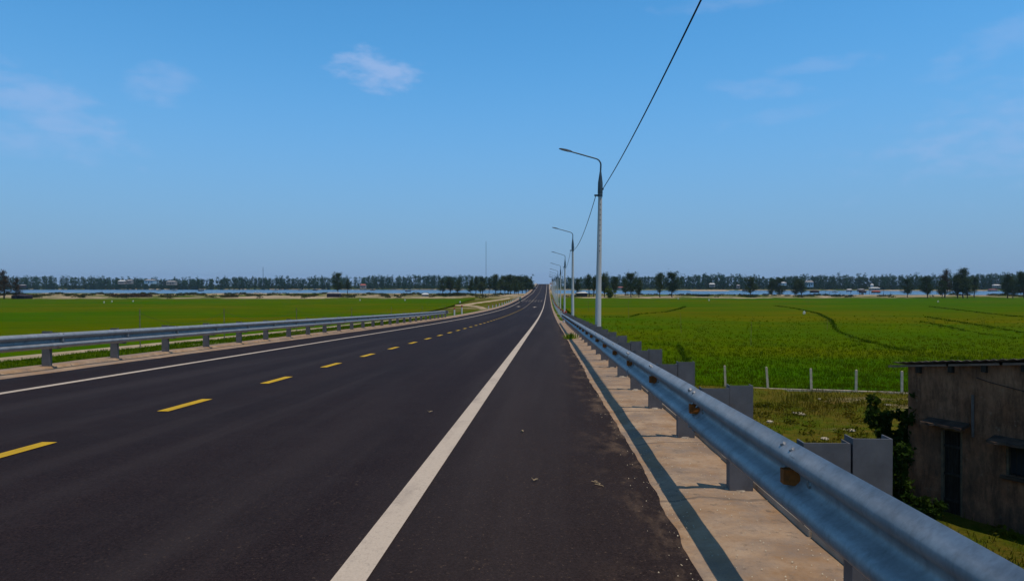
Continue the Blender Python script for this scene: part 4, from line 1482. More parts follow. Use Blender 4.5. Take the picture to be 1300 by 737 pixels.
# red and white barrier at the end of the right guardrail
br = empty('barrier_post', (1.20, 52.6, float(rz(52.6))))
tag(br, 'thick red and white striped post at the far end of the right guardrail', 'barrier post')
for i in range(4):
    mb = MB(); mb.tube([(0, 0, -0.2 if i == 0 else i * 0.2), (0, 0, (i + 1) * 0.2)], 0.075, 10)
    mb.build('band', M['red'] if i % 2 else M['white'], br)

# ------------------------------------------------------------------ vehicles far down the road
def motorbike(x, y):
    z = float(road_surface(y))
    root = empty('motorbike', (x, y, z)); tag(root, 'small motorbike ridden away along the left edge of the road', 'motorbike')
    for yy_ in (-0.62, 0.62):
        mb = MB()
        ring = [(0, yy_ + 0.26 * math.cos(6.283 * k_ / 14), 0.29 + 0.26 * math.sin(6.283 * k_ / 14)) for k_ in range(15)]
        mb.tube(ring, 0.05, 6, False); w = mb.build('wheel', M['tyre'], root)
        mb = MB(); mb.tube([(-0.04, yy_, 0.29), (0.04, yy_, 0.29)], 0.20, 10); mb.build('hub', M['chrome'], w)
    mb = MB(); mb.tube([(0, -0.75, 0.62), (0, -0.3, 0.60), (0, 0.1, 0.42), (0, 0.45, 0.55), (0, 0.55, 0.95)], [0.08, 0.14, 0.12, 0.10, 0.08], 8)
    mb.build('body', M['carblue'], root)
    mb = MB(); mb.tube([(0, -0.72, 0.74), (0, -0.2, 0.78), (0, 0.15, 0.72)], [0.09, 0.14, 0.10], 8); mb.build('seat', M['tyre'], root)
    mb = MB(); mb.tube([(-0.34, 0.42, 1.02), (0, 0.5, 0.98), (0.34, 0.42, 1.02)], 0.02, 6); mb.build('handlebar', M['chrome'], root)
    mb = MB(); mb.box(-0.06, 0.06, -0.86, -0.80, 0.60, 0.68); mb.build('tail_light', M['red'], root)
    # rider: one skinned body
    V = [(0, -0.2, 0.90), (0, -0.17, 1.12), (0, -0.08, 1.36), (0, -0.04, 1.47), (0, -0.01, 1.62),
         (-0.19, -0.08, 1.36), (-0.30, 0.12, 1.16), (-0.33, 0.40, 1.05), (0.19, -0.08, 1.36), (0.30, 0.12, 1.16), (0.33, 0.40, 1.05),
         (-0.12, -0.15, 0.86), (-0.22, 0.26, 0.80), (-0.20, 0.16, 0.36), (-0.20, 0.30, 0.30),
         (0.12, -0.15, 0.86), (0.22, 0.26, 0.80), (0.20, 0.16, 0.36), (0.20, 0.30, 0.30)]
    E = [(0, 1), (1, 2), (2, 3), (3, 4), (2, 5), (5, 6), (6, 7), (2, 8), (8, 9), (9, 10), (0, 11), (11, 12), (12, 13), (13, 14), (0, 15), (15, 16), (16, 17), (17, 18)]
    RR = [.15, .14, .16, .06, .10, .07, .05, .04, .07, .05, .04, .10, .075, .05, .045, .10, .075, .05, .045]
    me_ = bpy.data.meshes.new('body'); me_.from_pydata(V, E, []); me_.materials.append(M['teal'])
    rider = empty('person', (x, y, z)); tag(rider, 'person in a teal top riding a motorbike away along the left edge line', 'person')
    ob = link('body', me_, rider)
    md = ob.modifiers.new('skin', 'SKIN')
    for i, r_ in enumerate(RR): me_.skin_vertices[0].data[i].radius = (r_, r_)
    me_.skin_vertices[0].data[0].use_root = True
    ob.modifiers.new('sub', 'SUBSURF').levels = 1
    mb = MB(); mb.tube([(0, -0.02, 1.58), (0, -0.02, 1.66), (0, -0.02, 1.74), (0, -0.02, 1.79)], [0.12, 0.14, 0.12, 0.05], 10); mb.build('helmet', M['carblue'], rider, True)


motorbike(-7.55, 186.0)


def car(x, y, label, body):
    z = float(road_surface(y)); sl = math.atan2(float(road_surface(y + 2) - road_surface(y - 2)), 4)
    root = empty('car', (x, y, z)); root.rotation_euler = (sl, 0, 0); tag(root, label, 'car')
    def shell(prof, w, name, mat, par):
        mb = MB(); n0 = 0; k_ = len(prof)
        for xx in (-w, w): mb.v += [(xx, a, b) for a, b in prof]
        mb.f += [tuple(range(k_)), tuple(range(k_, 2 * k_))] + [(i, (i + 1) % k_, k_ + (i + 1) % k_, k_ + i) for i in range(k_)]
        return mb.build(name, mat, par)
    b = shell([(-2.1, .35), (-2.15, .75), (-2.05, 1.0), (-1.2, 1.05), (1.0, 1.0), (2.0, .85), (2.1, .6), (2.1, .35)], 0.85, 'body', body, root)
    shell([(-1.9, 1.04), (-1.3, 1.52), (0.3, 1.55), (1.1, 1.02)], 0.72, 'cabin', body, root)
    mb = MB(); mb.quad((-.6, -1.86, 1.10), (.6, -1.86, 1.10), (.55, -1.38, 1.48), (-.55, -1.38, 1.48)); mb.build('rear_window', M['glass'], root)
    for sx_ in (-1, 1):
        for yy_ in (-1.3, 1.3):
            mb = MB(); mb.tube([(sx_ * 0.66, yy_, .32), (sx_ * 0.87, yy_, .32)], 0.32, 14); mb.build('wheel', M['tyre'], root)
        mb = MB(); mb.box(sx_ * 0.7 - .12, sx_ * 0.7 + .12, -2.17, -2.12, .75, .92); mb.build('tail_light', M['red'], root)
    return root


car(-8.9, 455, 'dark blue car far off on the left shoulder near the top of the road', M['carblue'])
bd_ = empty('roadside_board', (2.9, 560, float(rz(560))))
tag(bd_, 'white and red roadside board at the crest right of the far road', 'sign')
for x_ in (-1.1, 1.1):
    mb = MB(); mb.tube([(x_, 0, -0.3), (x_, 0, 2.6)], 0.08, 6); mb.build('post', M['chrome'], bd_)
mb = MB(); mb.box(-1.5, 1.5, -0.08, -0.02, 1.3, 2.7); mb.build('panel', M['white'], bd_)
mb = MB(); mb.box(-1.5, 1.5, -0.09, -0.03, 0.6, 1.28); mb.build('red_panel', M['red'], bd_)

# ------------------------------------------------------------------ trees


def tree_meshes(seed, kind):
    """about 10 m high: trunk and limbs, and a crown of small drooping leaf sprays"""
    rs = np.random.default_rng(seed)
    tb = MB()
    H = 10.0
    lean = rs.normal(0, 0.35, 2)
    nodes = [np.array([lean[0] * (k_ / 8) ** 1.4 + rs.normal(0, 0.10), lean[1] * (k_ / 8) ** 1.4 + rs.normal(0, 0.1), H * 0.93 * k_ / 8 - 0.3]) for k_ in range(9)]
    tb.tube([tuple(q) for q in nodes], [0.20 * (1 - k_ / 9.5) + 0.02 for k_ in range(9)], 7)
    if kind == 'broad' or rs.uniform() < 0.5:
        n2 = [nodes[1] + np.array([rs.normal(0, .5) * k_ / 5 * 2.2, rs.normal(0, .5) * k_ / 5 * 2.2, H * 0.62 * k_ / 5]) for k_ in range(6)]
        tb.tube([tuple(q) for q in n2], [0.13 * (1 - k_ / 6.5) for k_ in range(6)], 6)
    cs, ws = [], []
    nb = {'pine': 46, 'broad': 40, 'thin': 30, 'bare': 34}[kind]
    for b in range(nb):
        q = rs.uniform(0.20 if kind != 'thin' else 0.34, 1.0)
        base = np.array([np.interp(q * 8, range(9), [n_[i] for n_ in nodes]) for i in range(3)])
        a = rs.uniform(0, 6.283)
        prof = {'pine': 1.9 * (1.08 - q) ** 0.55 + 0.3, 'broad': 2.9 * math.sin(math.pi * min(1, 0.18 + q * 0.80)) ** 0.6 + 0.3,
                'thin': 1.35 * math.sin(math.pi * min(1, 0.25 + 0.7 * q)) + 0.3, 'bare': 2.0 * (1.1 - q) ** 0.5 + .4}[kind]
        ln = prof * rs.uniform(0.35, 1.35)
        up = rs.uniform(0.25, 0.9) * ln
        tip = base + np.array([math.cos(a) * ln, math.sin(a) * ln, up])
        mid = (base + tip) / 2 + np.array([0, 0, -0.12 * ln])
        tb.tube([tuple(base), tuple(mid), tuple(tip)], [0.045, 0.028, 0.008], 4, False)
        for w in np.linspace(0.35, 1.0, 6):
            cs.append(base * (1 - w) + tip * w); ws.append(0.25 + 0.35 * w)
    cs = np.array(cs); ws = np.array(ws)
    n_ = {'pine': 4200, 'broad': 5200, 'thin': 2300, 'bare': 1800}[kind]
    i = rs.integers(0, len(cs), n_)
    p_ = cs[i] + rs.normal(0, 1, (n_, 3)) * (ws[i] * 0.78)[:, None]
    d = rs.normal(0, 1, (n_, 3)); d[:, 2] = np.abs(d[:, 2]) * 1.6; d /= np.linalg.norm(d, axis=1)[:, None]
    s_ = np.cross(d, rs.normal(0, 1, (n_, 3))); s_ /= np.linalg.norm(s_, axis=1)[:, None]
    L = rs.uniform(0.18, 0.40, n_)[:, None]; W = rs.uniform(0.06, 0.12, n_)[:, None]
    V = np.stack([p_ - s_ * W, p_ + s_ * W, p_ + d * L * 1.3], 1).reshape(-1, 3)
    mat = {'pine': M['pine_leaf'], 'broad': M['pine_leaf'], 'thin': M['pine_leaf'], 'bare': M['brown_leaf']}[kind]
    return tb.mesh('trunk', M['bark'], True), np_mesh('crown', V, np.arange(n_ * 3).reshape(-1, 3), mat)


PROTO = {k_: [tree_meshes(100 + 10 * j + i, k_) for i in range({'pine': 4, 'broad': 3, 'thin': 2, 'bare': 1}[k_])] for j, k_ in enumerate(('pine', 'broad', 'thin', 'bare'))}


def tree(u, vtop, Z, kind, label, group=None, wide=1.0, i=None, base=None):
    p_ = P(u, 362, Z)
    zb = gz(p_.x, p_.y) if base is None else base
    top = EYE + (362 - vtop) / 870 * Z
    h = max(top - zb, 1.0)
    tm, cm = random.choice(PROTO[kind]) if i is None else PROTO[kind][i % len(PROTO[kind])]
    root = empty('tree', (p_.x, p_.y, zb), random.uniform(0, 6.28))
    s_ = h / 10.2
    root.scale = (s_ * wide, s_ * wide, s_)
    tag(root, label, 'tree', group)
    link('trunk', tm, root); link('crown', cm, root)
    return root


g1 = 'trees on the near shore to the left'
tree(6, 341, 262, 'bare', 'half bare brownish tree at the far left edge beside the dark shed', g1, 1.15)
tree(20, 352, 264, 'bare', 'smaller brown tree just right of the half bare one at the far left edge', g1, 1.0)
tree(429, 346, 400, 'broad', 'tall spreading tree standing alone above the shore hut on the left', g1, 0.9, 0)
tree(441, 353, 404, 'thin', 'thin brownish tree just right of the tall lone tree by the shore hut', g1)
tree(562, 354, 395, 'broad', 'left of the dark clump of shore trees beside the white shelter', g1, 0.9)
tree(572, 350.5, 398, 'broad', 'highest tree of the dark clump beside the white shelter', g1, 0.95)
tree(581, 354, 392, 'pine', 'right hand tree of the dark clump beside the white shelter', g1)
gd = 'dark trees crowded left of the far road'
DT_ = [(597, 354, 400, 'pine', 'leftmost and lower tree of the dark row left of the far road'),
       (604, 350, 420, 'pine', 'second tree from the left in the dark row left of the far road'),
       (613, 349, 410, 'pine', 'dark tree just left of the tall thin mast'),
       (621, 352, 430, 'thin', 'thin tree just right of the tall thin mast'),
       (629, 347.5, 400, 'pine', 'highest and most pointed tree of the dark row left of the far road'),
       (636, 353, 430, 'pine', ''), (641, 350, 405, 'broad', ''), (648, 348, 400, 'pine', ''), (653, 349, 410, 'broad', ''), (658, 350, 400, 'broad', ''),
       (663, 351, 430, 'pine', ''), (668, 349, 420, 'pine', 'pointed tree next to last at the right end of the dark row'),
       (645, 357, 395, 'broad', ''), (655, 358, 390, 'broad', ''),
       (610, 357, 400, 'broad', 'low bushy tree in front of the left part of the dark row'),
       (674, 354, 450, 'pine', 'last and smallest tree at the right end of the dark row, beside the far road')]
for u, v, Z, k_, lb in DT_:
    tree(u, v, Z, k_, lb or 'one of the trees merged into the dense dark mass left of the far road', gd, 1.05)
g2 = 'trees on the near shore to the right'
RT = [(733, 354, 330, 'pine', 'small dark tree between the second street lamp and the first'),
      (748, 346, 300, 'thin', 'slender open tree just left of the nearest street lamp'),
      (754, 349, 305, 'thin', 'lower slender tree close behind the nearest street lamp on its left'),
      (767, 344, 300, 'pine', 'tall sparse tree just right of the nearest street lamp'),
      (781, 351, 310, 'pine', 'hazy tree behind the lime green bush'),
      (794, 353, 330, 'pine', 'smaller tree between the lime green bush and the round dark tree'),
      (801, 346, 300, 'broad', 'round dark tree with a pointed top right of the lime green bush'),
      (811, 352, 305, 'pine', 'lower tree leaning on the right of the round dark tree'),
      (838, 345.5, 300, 'pine', 'left one of the paired dark trees in the middle of the right shore'),
      (853, 345, 300, 'broad', 'right and bushier one of the paired dark trees on the right shore'),
      (953, 351, 330, 'broad', 'dark rounded tree standing alone at the water on the right shore'),
      (979, 353, 400, 'pine', 'small tree right of the lone rounded tree at the water'),
      (990, 353, 400, 'broad', 'flat topped small tree left of the far white house'),
      (1010, 353, 400, 'pine', 'slim dark tree just left of the far house with two storeys'),
      (1018, 354, 395, 'broad', 'bushy tree in front of the far house with two storeys'),
      (1152, 354, 300, 'broad', 'low spreading tree with an arching crown left of the big right hand trees'),
      (1177, 350, 295, 'broad', 'dense round dark tree second from the left in the big right hand group'),
      (1199, 340, 300, 'bare', 'tall brownish thin leaved tree in the big right hand group'),
      (1196, 356, 290, 'broad', 'low dense tree under the tall brownish tree'),
      (1216, 346, 295, 'pine', 'dark pointed tree left of the tallest of the big right hand group'),
      (1223, 339.5, 295, 'pine', 'tallest dark tree of the big right hand group'),
      (1228, 353, 290, 'broad', 'bushy tree at the foot of the tallest right hand tree'),
      (1237, 348, 300, 'thin', 'thin topped tree at the right end of the big right hand group'),
      (1279, 345, 290, 'pine', 'pointed dark tree second from the right edge of the view'),
      (1286, 355, 285, 'broad', 'bushy tree between the last two pointed trees at the right edge'),
      (1300, 344, 285, 'broad', 'dark tree cut by the right edge of the view')]
for i, (u, v, Z, k_, lb) in enumerate(RT):
    tree(u, v, Z, k_, lb, g2, 1.0 if k_ != 'bare' else 1.1, i)
p_ = P(774, 370, 285)
shrub((p_.x, p_.y, gz(p_.x, p_.y)), 4.6, 2.2, 1600, 0.30, 'lime green bush on the sandy shore right of the nearest street lamp', 'lime_leaf', 5)

# far wood beyond the water
nt = 4600
tri = []
u_ = rng.uniform(-420, 1720, nt)
row = rng.integers(0, 5, nt)
for k_ in range(nt):
    u = u_[k_]
    x0 = (u - 650) / 870
    Yf = 830.0
    for _ in range(4):
        xw = x0 * Yf * CT - Yf * ST
        Yf = float(shore_far(np.array([xw]))[0]) + 0.05 * xw - 0.05 * 0
    Z = Yf + 14 + row[k_] * 17 + rng.uniform(-8, 8)
    xc = x0 * Z
    wx_, wy_ = xc * CT - Z * ST, xc * ST + Z * CT
    if abs(wx_ + 4.6) < 16: continue
    hv = 12.2 + 3.4 * float(vnoise(np.array(u * 0.035), np.array(0.0), 77, 4)) + rng.exponential(1.3) + row[k_] * 0.5
    if row[k_] == 0: hv *= 0.6
    hv = min(hv, 19)
    zb = gz(wx_, wy_)
    nc = 15
    rad = hv * rng.uniform(0.15, 0.28)
    slim = rng.uniform(0.4, 1.1)
    q = rng.uniform(0.06, 1.0, nc)
    a = rng.uniform(0, 6.283, nc); rr_ = rad * (1.12 - q) ** slim * rng.uniform(0.2, 1, nc)
    cc = np.stack([wx_ + rr_ * np.cos(a), wy_ + rr_ * np.sin(a), zb + hv * q], -1)
    m2 = 9
    c_ = np.repeat(cc, m2, 0) + rng.normal(0, 1, (nc * m2, 3)) * np.array([0.62, 0.62, 0.55]) * (hv / 13)
    d = rng.normal(0, 1, (nc * m2, 3)); d[:, 2] = np.abs(d[:, 2]) * 1.5; d /= np.linalg.norm(d, axis=1)[:, None]
    s2 = np.cross(d, rng.normal(0, 1, (nc * m2, 3))); s2 /= np.linalg.norm(s2, axis=1)[:, None]
    L = rng.uniform(0.6, 1.3, (nc * m2, 1)); W = rng.uniform(0.28, 0.55, (nc * m2, 1))
    tri.append(np.stack([c_ - s2 * W, c_ + s2 * W, c_ + d * L], 1).reshape(-1, 3))
V = np.concatenate(tri)
o = link('far_wood', np_mesh('far_wood', V, np.arange(len(V)).reshape(-1, 3), M['wood_leaf']))
tag(o, 'blue green wood of tall trees along the far shore of the lagoon', 'wood', kind='stuff')

# scrub on the near shore
cs = []
for _ in range(1700):
    u = random.uniform(-250, 1550)
    x0 = (u - 650) / 870; Z = 300.0
    for _ in range(3):
        xw = x0 * Z * CT - Z * ST
        ya, yb_ = float(field_far(np.array([xw]))[0]), float(shore_near(np.array([xw]))[0])
        Z = ya + 4 + (yb_ - ya - 16) * ((math.sin(u * 0.11) * 0.5 + 0.5) * 0.5 + random.uniform(0, 0.5)) + 0.0 * xw
    p_ = P(u, 362, Z)
    if abs(p_.x + 4.6) < 12: continue
    if vnoise(np.array(u * 0.05), np.array(Z * 0.05), 88, 3) < (-0.45 if u < 650 else 0.05): continue
    cs.append((p_.x, p_.y, gz(p_.x, p_.y) + 0.3))
o = leaf_cloud('shore_scrub', np.array(cs), 1.5, 52000, 0.30, M['scrub_leaf'], None, 0.45)
tag(o, 'low dark scrub along the near shore of the lagoon', 'scrub', kind='stuff')
# dark hedge banks on the left shore
for (ua, ub, vb, hh, lb) in ((142, 191, 377.5, 1.3, 'long low dark brown hedge on the left shore behind the rice'),
                             (556, 590, 376.5, 1.4, 'dark green hedge under the clump of trees by the white shelter'),
                             (285, 300, 378, 1.0, 'short dark thicket at the end of the sandy patch on the left shore')):
    pts = []
    for u in np.linspace(ua, ub, 26):
        p_ = G(u, vb, FIELD + 0.1)
        for z_ in np.linspace(0.2, hh, 3): pts.append((p_.x, p_.y + random.uniform(-1.5, 1.5), FIELD + z_))
    root = empty('hedge', pts[0]); tag(root, lb, 'hedge')
    o = leaf_cloud('foliage', np.array(pts) - np.array(pts[0]), 0.8, 2600, 0.28, M['brown_leaf'] if ua < 200 else M['scrub_leaf'], root, 0.7)

# ------------------------------------------------------------------ huts, houses and boats across the water
def hut(u, v, Z, w, h, d, roof, wall, label, cat='hut', rh=None, stilts=False, gable=True, rot=0.0, zbase=None):
    p_ = P(u, v, Z)
    zb = p_.z if zbase is None else zbase
    root = empty({'house': 'house', 'boat shelter': 'shelter'}.get(cat, cat.replace(' ', '_')), (p_.x, p_.y, zb), rot)
    tag(root, label, cat)
    rh = rh if rh is not None else h * 0.45
    lift = 1.1 if stilts else -0.3
    mb = MB(); mb.box(-w / 2, w / 2, -d / 2, d / 2, lift if stilts else -0.6, h); mb.build('wall', M[wall], root)
    mb = MB(); e = 0.35
    if gable:
        prof = [(-w / 2 - e, h), (0, h + rh), (w / 2 + e, h)]
        mb.v = [(x, y, z) for y in (-d / 2 - e, d / 2 + e) for x, z in ((-w / 2 - e, h + .003), (w / 2 + e, h + .003), (w / 2 * 0.72, h + rh), (-w / 2 * 0.72, h + rh))]
        mb.v = [(x * (1 if z < h + rh - .01 else 1), y * (1 if z < h + rh - .01 else 0.02), z) for x, y, z in mb.v]
        mb.f = [(0, 1, 2, 3), (4, 5, 6, 7), (0, 1, 5, 4), (1, 2, 6, 5), (2, 3, 7, 6), (3, 0, 4, 7)]
    else:
        mb.box(-w / 2 - e, w / 2 + e, -d / 2 - e, d / 2 + e, h + .003, h + rh)
    mb.build('roof', M[roof], root)
    if cat in ('house',):
        for x_ in (-w * 0.28, w * 0.28):
            mb = MB(); mb.box(x_ - 0.5, x_ + 0.5, -d / 2 - 0.04, -d / 2 - 0.005, h * 0.35, h * 0.75); mb.build('window', M['glass'], root)
        mb = MB(); mb.box(-0.45, 0.45, -d / 2 - 0.045, -d / 2 - 0.005, 0, h * 0.68); mb.build('door', M['darkwood'], root)
    if stilts:
        for x_ in (-w / 2 + .2, w / 2 - .2):
            for y_ in (-d / 2 + .2, d / 2 - .2):
                mb = MB(); mb.tube([(x_, y_, -2.5), (x_, y_, lift + 0.01)], 0.10, 5); mb.build('stilt', M['darkwood'], root)
    return root


HUTS = [
    (29, 364.3, 850, 6, 2.2, 5, 'thatch', 'darkwood', 'small dark house under the wood right of the brown trees at far left', 'house'),
    (155, 360, 890, 8, 3.2, 6, 'white', 'creamwall', 'pale house half hidden in the far wood, leftmost of the row', 'house'),
    (165, 359.5, 895, 6, 3.4, 6, 'thatch', 'creamwall', 'cream house with a grey roof just right of the leftmost pale house', 'house'),
    (191, 359.5, 890, 12, 3.6, 8, 'thatch', 'bluewall', 'wide pale blue house with a flat grey roof in the far wood', 'house'),
    (218, 361, 885, 11, 3.4, 7, 'thatch', 'creamwall', 'long pale house right of the wide pale blue one in the far wood', 'house'),
    (461, 366, 870, 7, 4.0, 6, 'tile', 'creamwall', 'red roofed house with a small spire on the far left shore', 'house'),
    (904, 363.5, 760, 6, 2.6, 5, 'white', 'creamwall', 'white roofed house above the sand bank on the far right shore', 'house'),
    (937, 365, 760, 3, 2.4, 4, 'thatch', 'creamwall', 'tiny cream house left of the lone rounded tree across the water', 'house'),
    (993, 361.5, 745, 7, 2.2, 5, 'white', 'bluewall', 'white roofed house in the wood between the small shore trees', 'house'),
    (1027, 363.5, 740, 8, 4.5, 6, 'thatch', 'bluewall', 'pale blue house with two storeys in the far right wood', 'house'),
    (1110, 367.7, 690, 9, 1.8, 5, 'white', 'creamwall', 'white house with a pinkish wall at the edge of the far right shore', 'house'),
    (1107, 364.5, 700, 2.4, 2.4, 3, 'white', 'white', 'small white tower hut just behind the house with a pinkish wall', 'hut'),
    (1265, 364.5, 690, 6, 2.0, 5, 'white', 'creamwall', 'white roofed house seen between the last trees on the right', 'house'),
    (1260, 369.2, 660, 7, 1.3, 4, 'tile', 'creamwall', 'low red roofed shed on the far shore between the last trees on the right', 'hut'),
    (790, 367, 760, 12, 2.0, 6, 'tile', 'creamwall', 'long low house with a reddish roof across the water behind the round dark tree', 'house'),
]
for i, q in enumerate(HUTS):
    hut(*q, rot=random.uniform(-0.3, 0.3))
SH = [(424, 377, 300, 5.4, 1.6, 4, 'thatch', 'darkwood', 'open fronted dark hut with a pale roof on the near left shore', 'hut'),
      (540, 376.5, 320, 2.8, 1.1, 3, 'white', 'thatch', 'small white shelter on the near left shore by the dark clump of trees', 'hut'),
      (738, 376.5, 330, 5.0, 1.8, 4, 'white', 'darkwood', 'white roofed stall on the shore between the first two street lamps', 'hut'),
      (28, 378.5, 268, 5.6, 1.0, 4, 'darkwood', 'darkwood', 'low dark shed on the near shore beside the half bare tree at far left', 'hut')]
for q in SH: hut(*q, rot=random.uniform(-0.2, 0.2), rh=0.6)
ST_ = [(1034, 374, 440, 4.0, 2.1, 4, 'darkwood', 'darkwood', 'dark fishing hut on stilts, leftmost of those in the right lagoon'),
       (1078, 369.5, 560, 3.4, 2.2, 3, 'white', 'darkwood', 'white roofed fishing hut on stilts near the far right shore'),
       (1093, 370, 550, 4.4, 2.4, 4, 'thatch', 'darkwood', 'grey roofed fishing hut on stilts right of the white roofed one'),
       (1095, 374, 430, 3.0, 2.0, 3, 'darkwood', 'darkwood', 'dark fishing hut on stilts left of the reddish one in the right lagoon'),
       (1112, 374, 430, 4.2, 2.0, 3, 'tile', 'darkwood', 'dark reddish fishing hut on stilts in the right lagoon'),
       (945, 370, 560, 2.6, 1.8, 3, 'darkwood', 'darkwood', 'small dark fishing hut on stilts left of the lone rounded tree')]
for q in ST_: hut(*q, 'fishing hut', 0.7, True, True, random.uniform(-.3, .3), WATER)


def boat(u, v, L, label, mat):
    p_ = G(u, v, WATER)
    root = empty('boat', (p_.x, p_.y, WATER + 0.1), random.uniform(-0.3, 0.3)); tag(root, label, 'boat', 'boats on the lagoon')
    mb = MB(); n_ = 9
    for i in range(n_):
        q = i / (n_ - 1) * 2 - 1; w = 0.8 * (1 - abs(q) ** 2.2) + 0.05; s_ = 0.35 * q * q
        mb.v += [(q * L / 2, -w, 0.7 + s_), (q * L / 2, -w * 0.6, -0.25 + s_), (q * L / 2, w * 0.6, -0.25 + s_), (q * L / 2, w, 0.7 + s_)]
    for i in range(n_ - 1):
        for j in range(3): mb.f.append((i * 4 + j, i * 4 + j + 1, i * 4 + 4 + j + 1, i * 4 + 4 + j))
        mb.f.append((i * 4 + 3, i * 4, i * 4 + 4, i * 4 + 7))
    mb.build('hull', M['darkwood'] if mat != 'white' else M['white'], root)
    mb = MB(); mb.box(-L * 0.25, L * 0.25, -0.7, 0.7, 1.75, 1.85)
    for x_ in (-L * .22, L * .22):
        mb.box(x_ - .04, x_ + .04, -0.6, -0.52, 0.6, 1.75); mb.box(x_ - .04, x_ + .04, 0.52, 0.6, 0.6, 1.75)
    mb.build('awning', M[mat], root)


BO = [(202, 369, 7, 'white boat by the far left shore, left one of two below the pale houses', 'white'), (221, 369, 9, 'longer white boat by the far left shore, right one of two below the pale houses', 'white'),
      (255, 369.3, 7, 'low grey boat by the far left shore right of the two white boats', 'thatch'), (350, 369, 8, 'white boat on the left water below the thin mast', 'white'),
      (381, 368.8, 6, 'small white boat by the far left shore right of the mast', 'white'), (400, 368.6, 6, 'pale green boat by the far left shore left of the tall lone tree', 'bluewall'),
      (327, 373, 5, 'near white boat close to the left shore', 'white'), (524, 368.4, 8, 'white roofed boat by the far shore left of the dark tree clump', 'white'),
      (518, 370, 6, 'dark boat in front of the white roofed boat left of the tree clump', 'darkwood'), (473, 368.7, 5, 'small pale boat right of the red roofed house', 'bluewall'),
      (1060, 371, 5, 'small white boat between the stilt huts on the right', 'white')]
for q in BO: boat(*q)
# fishing stakes standing in the right lagoon
for u in (1048, 1053, 1061, 1068, 1080, 1103, 1120, 1132):
    p_ = G(u + random.uniform(-2, 2), random.uniform(373, 374.5), WATER)
    mb = MB(); mb.tube([(0, 0, -1.5), (random.uniform(-.2, .2), 0, random.uniform(1.6, 3.0))], 0.09, 5)
    o = mb.build('fishing_stake', M['darkwood']); o.location = p_
    tag(o, 'one of the thin fishing stakes standing in the right lagoon among the stilt huts', 'stake', 'fishing stakes in the right lagoon')

# two thin masts above the far wood
for u, vt, lb in ((334, 339, 'thin dark mast rising above the wood on the left'), (617, 306, 'tall thin mast above the trees left of the road')):
    Z = 960; p_ = P(u, 362, Z); zb = gz(p_.x, p_.y)
    root = empty('mast', (p_.x, p_.y, zb)); tag(root, lb, 'mast')
    H = EYE + (362 - vt) / 870 * Z - zb
    for k_ in range(3):
        a = k_ * 2.094
        mb = MB(); mb.tube([(0.7 * math.cos(a), 0.7 * math.sin(a), 0), (0.2 * math.cos(a), 0.2 * math.sin(a), H)], 0.09, 4); mb.build('leg', M['arm'], root)
    mb = MB(); zz_ = 0.0; k_ = 0
    while zz_ < H - 2:
        a, b = k_ * 2.094, (k_ + 1) * 2.094
        r0, r1 = 0.7 - 0.5 * zz_ / H, 0.7 - 0.5 * (zz_ + 1.8) / H
        mb.tube([(r0 * math.cos(a), r0 * math.sin(a), zz_), (r1 * math.cos(b), r1 * math.sin(b), zz_ + 1.8)], 0.06, 3); zz_ += 1.8; k_ += 1
    mb.build('bracing', M['arm'], root)

# sand bank on the far right shore
sb = []
qx = np.linspace(876, 926, 30)
A_ = []
for u in qx:
    e = math.sin(math.pi * (u - 876) / 50) ** 0.5
    p0, p1, p2 = P(u, 362, 712), P(u, 362, 722), P(u, 362, 740)
    A_.append([(p0.x, p0.y, WATER - 0.3), (p1.x, p1.y, WATER + 0.2 + 1.2 * e * (0.8 + 0.2 * math.sin(u))), (p2.x, p2.y, WATER - 0.3)])
A_ = np.array(A_)
link('sand_bank', grid_mesh('sand_bank', A_[..., 0], A_[..., 1], A_[..., 2], M['dirt']), None, 'structure')

# ------------------------------------------------------------------ small litter
def flat_leaf(u, v, L, W, rot, label, name='dry_leaf', mat='deadleaf'):
    y_ = 4.6
    for _ in range(8):
        z_ = float(road_surface(y_)); p_ = G(u, v, z_ + 0.006); y_ = p_.y
    mb = MB(); n_ = 8
    for i in range(n_):
        q = i / (n_ - 1) * 2 - 1; w = W * (1 - q * q) ** 0.7 + 0.002
        zc = 0.008 + 0.012 * q * q + 0.004 * math.sin(q * 5)
        mb.v += [(q * L / 2, -w, zc + 0.008), (q * L / 2, 0, zc), (q * L / 2, w, zc + 0.01)]
    for i in range(n_ - 1):
        for j in range(2): mb.f.append((i * 3 + j, i * 3 + j + 1, i * 3 + 4 + j, i * 3 + 3 + j))
    o = mb.build(name, M[mat]); o.location = (p_.x, p_.y, z_); o.rotation_euler = (0, 0, rot)
    tag(o, label, 'leaf')


flat_leaf(679, 610, 0.05, 0.007, 0.1, 'small pale dry leaf lying on the dark shoulder lane')
flat_leaf(546, 523, 0.06, 0.01, 0.4, 'dry leaf lying left of the white edge line')
flat_leaf(663, 548, 0.05, 0.012, 1.2, 'tiny dry leaf on the shoulder lane beyond the pale one')
# straw wisp
y_ = 5.0; z_ = float(road_surface(y_)); p_ = G(755, 610, z_)
mb = MB()
pts = [(0.012 * math.sin(i * 1.9) + i * 0.006, -i * 0.018, 0.008) for i in range(9)]
mb.tube(pts, 0.004, 4)
for i in (2, 4, 6): mb.tube([pts[i], (pts[i][0] - 0.03, pts[i][1] + 0.01, 0.012)], 0.003, 4)
o = mb.build('dry_twig', M['deadleaf']); o.location = (p_.x, p_.y, float(road_surface(p_.y)))
tag(o, 'small crooked dry twig on the road beside the sandy edge', 'twig')
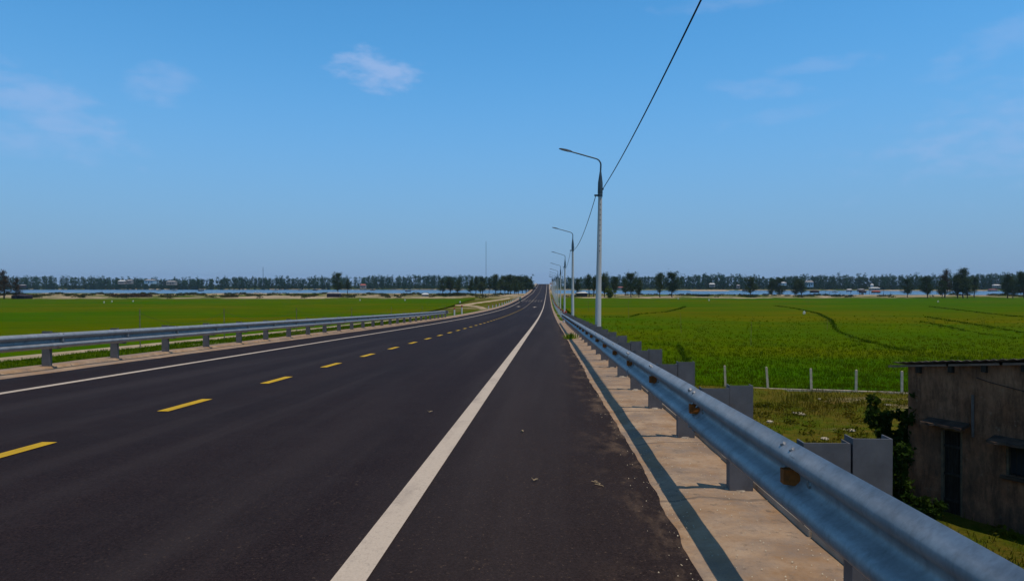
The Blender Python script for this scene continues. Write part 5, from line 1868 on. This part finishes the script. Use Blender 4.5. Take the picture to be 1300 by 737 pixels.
# pale stones lying on the waste ground
STN = [(1014, 524, .34, 'flat pale slab lying in the middle of the waste ground'), (977, 534, .24, 'pale stone left of the flat slab on the waste ground'),
       (1041, 507, .22, 'small pale stone just below the fence footing'), (1080, 548, .28, 'pale stone lying near the top of the last guardrail post'),
       (1127, 515, .26, 'bright stone left of the shrub by the house'), (1124, 570, .26, 'pale stone between the guardrail post and the shrub'), (925, 484, .26, 'pale stone at the foot of the leftmost fence posts'),
       (1047, 556, .26, 'rounded stone just behind the top of the nearest spacer block')]
for i, (u, v, s_, lb) in enumerate(STN):
    p_ = G(u, v, -4.0); rs = random.Random(i)
    bm = bmesh.new(); bmesh.ops.create_icosphere(bm, subdivisions=2, radius=s_ * 0.5)
    for vv in bm.verts:
        vv.co *= 1 + rs.uniform(-0.18, 0.18); vv.co.z *= 0.42; vv.co.x *= 1.5 if i == 0 else 1.1
    me_ = bpy.data.meshes.new('stone'); bm.to_mesh(me_); bm.free(); me_.materials.append(M['stone'])
    o = link('stone', me_); o.location = (p_.x, p_.y, gz(p_.x, p_.y) + s_ * 0.1); o.rotation_euler = (0, 0, rs.uniform(0, 3))
    tag(o, lb, 'stone')
# loose grit along the sandy road edge
ng = 1500
gy = 2 + 22 * rng.uniform(0, 1, ng) ** 1.8; gx = 0.80 + rng.normal(0, 0.10, ng) + rng.uniform(0, 0.7, ng) * (rng.uniform(0, 1, ng) > 0.35)
gzv = np.interp(gy, ry, rr) + 0.002 + 0.012 * (gx > 0.95)
c_ = np.stack([gx, gy, gzv], -1); r_ = rng.uniform(0.002, 0.006, ng)[:, None]
V = np.stack([c_ + r_ * np.array([1, 0, 0]), c_ + r_ * np.array([-.5, .9, 0]), c_ + r_ * np.array([-.5, -.9, 0]), c_ + r_ * np.array([0, 0, 1.0])], 1).reshape(-1, 3)
i = np.arange(ng)[:, None] * 4
F = np.concatenate([i + np.array([[0, 1, 3]]), i + np.array([[1, 2, 3]]), i + np.array([[2, 0, 3]])], 0)
o = link('road_grit', np_mesh('road_grit', V, F, M['stone']))
tag(o, 'loose grit along the sandy edge of the asphalt', 'grit', kind='stuff')

# ------------------------------------------------------------------ haze
t = bpy.data.materials.new('haze_air'); t.use_nodes = True
hn, hl = t.node_tree.nodes, t.node_tree.links
hn.clear()
ho = hn.new('ShaderNodeOutputMaterial'); hv_ = hn.new('ShaderNodeVolumePrincipled')
hv_.inputs['Color'].default_value = (0.62, 0.80, 1.0, 1)
hv_.inputs['Density'].default_value = 0.00008
hv_.inputs['Anisotropy'].default_value = 0.2
hl.new(hv_.outputs[0], ho.inputs['Volume'])
mb = MB(); mb.box(-4900, 4900, -4900, 4900, -8.5, 66)
o = mb.build('haze', t); o['kind'] = 'stuff'
tag(o, 'thin pale haze lying over the fields and the lagoon', 'haze', kind='stuff')
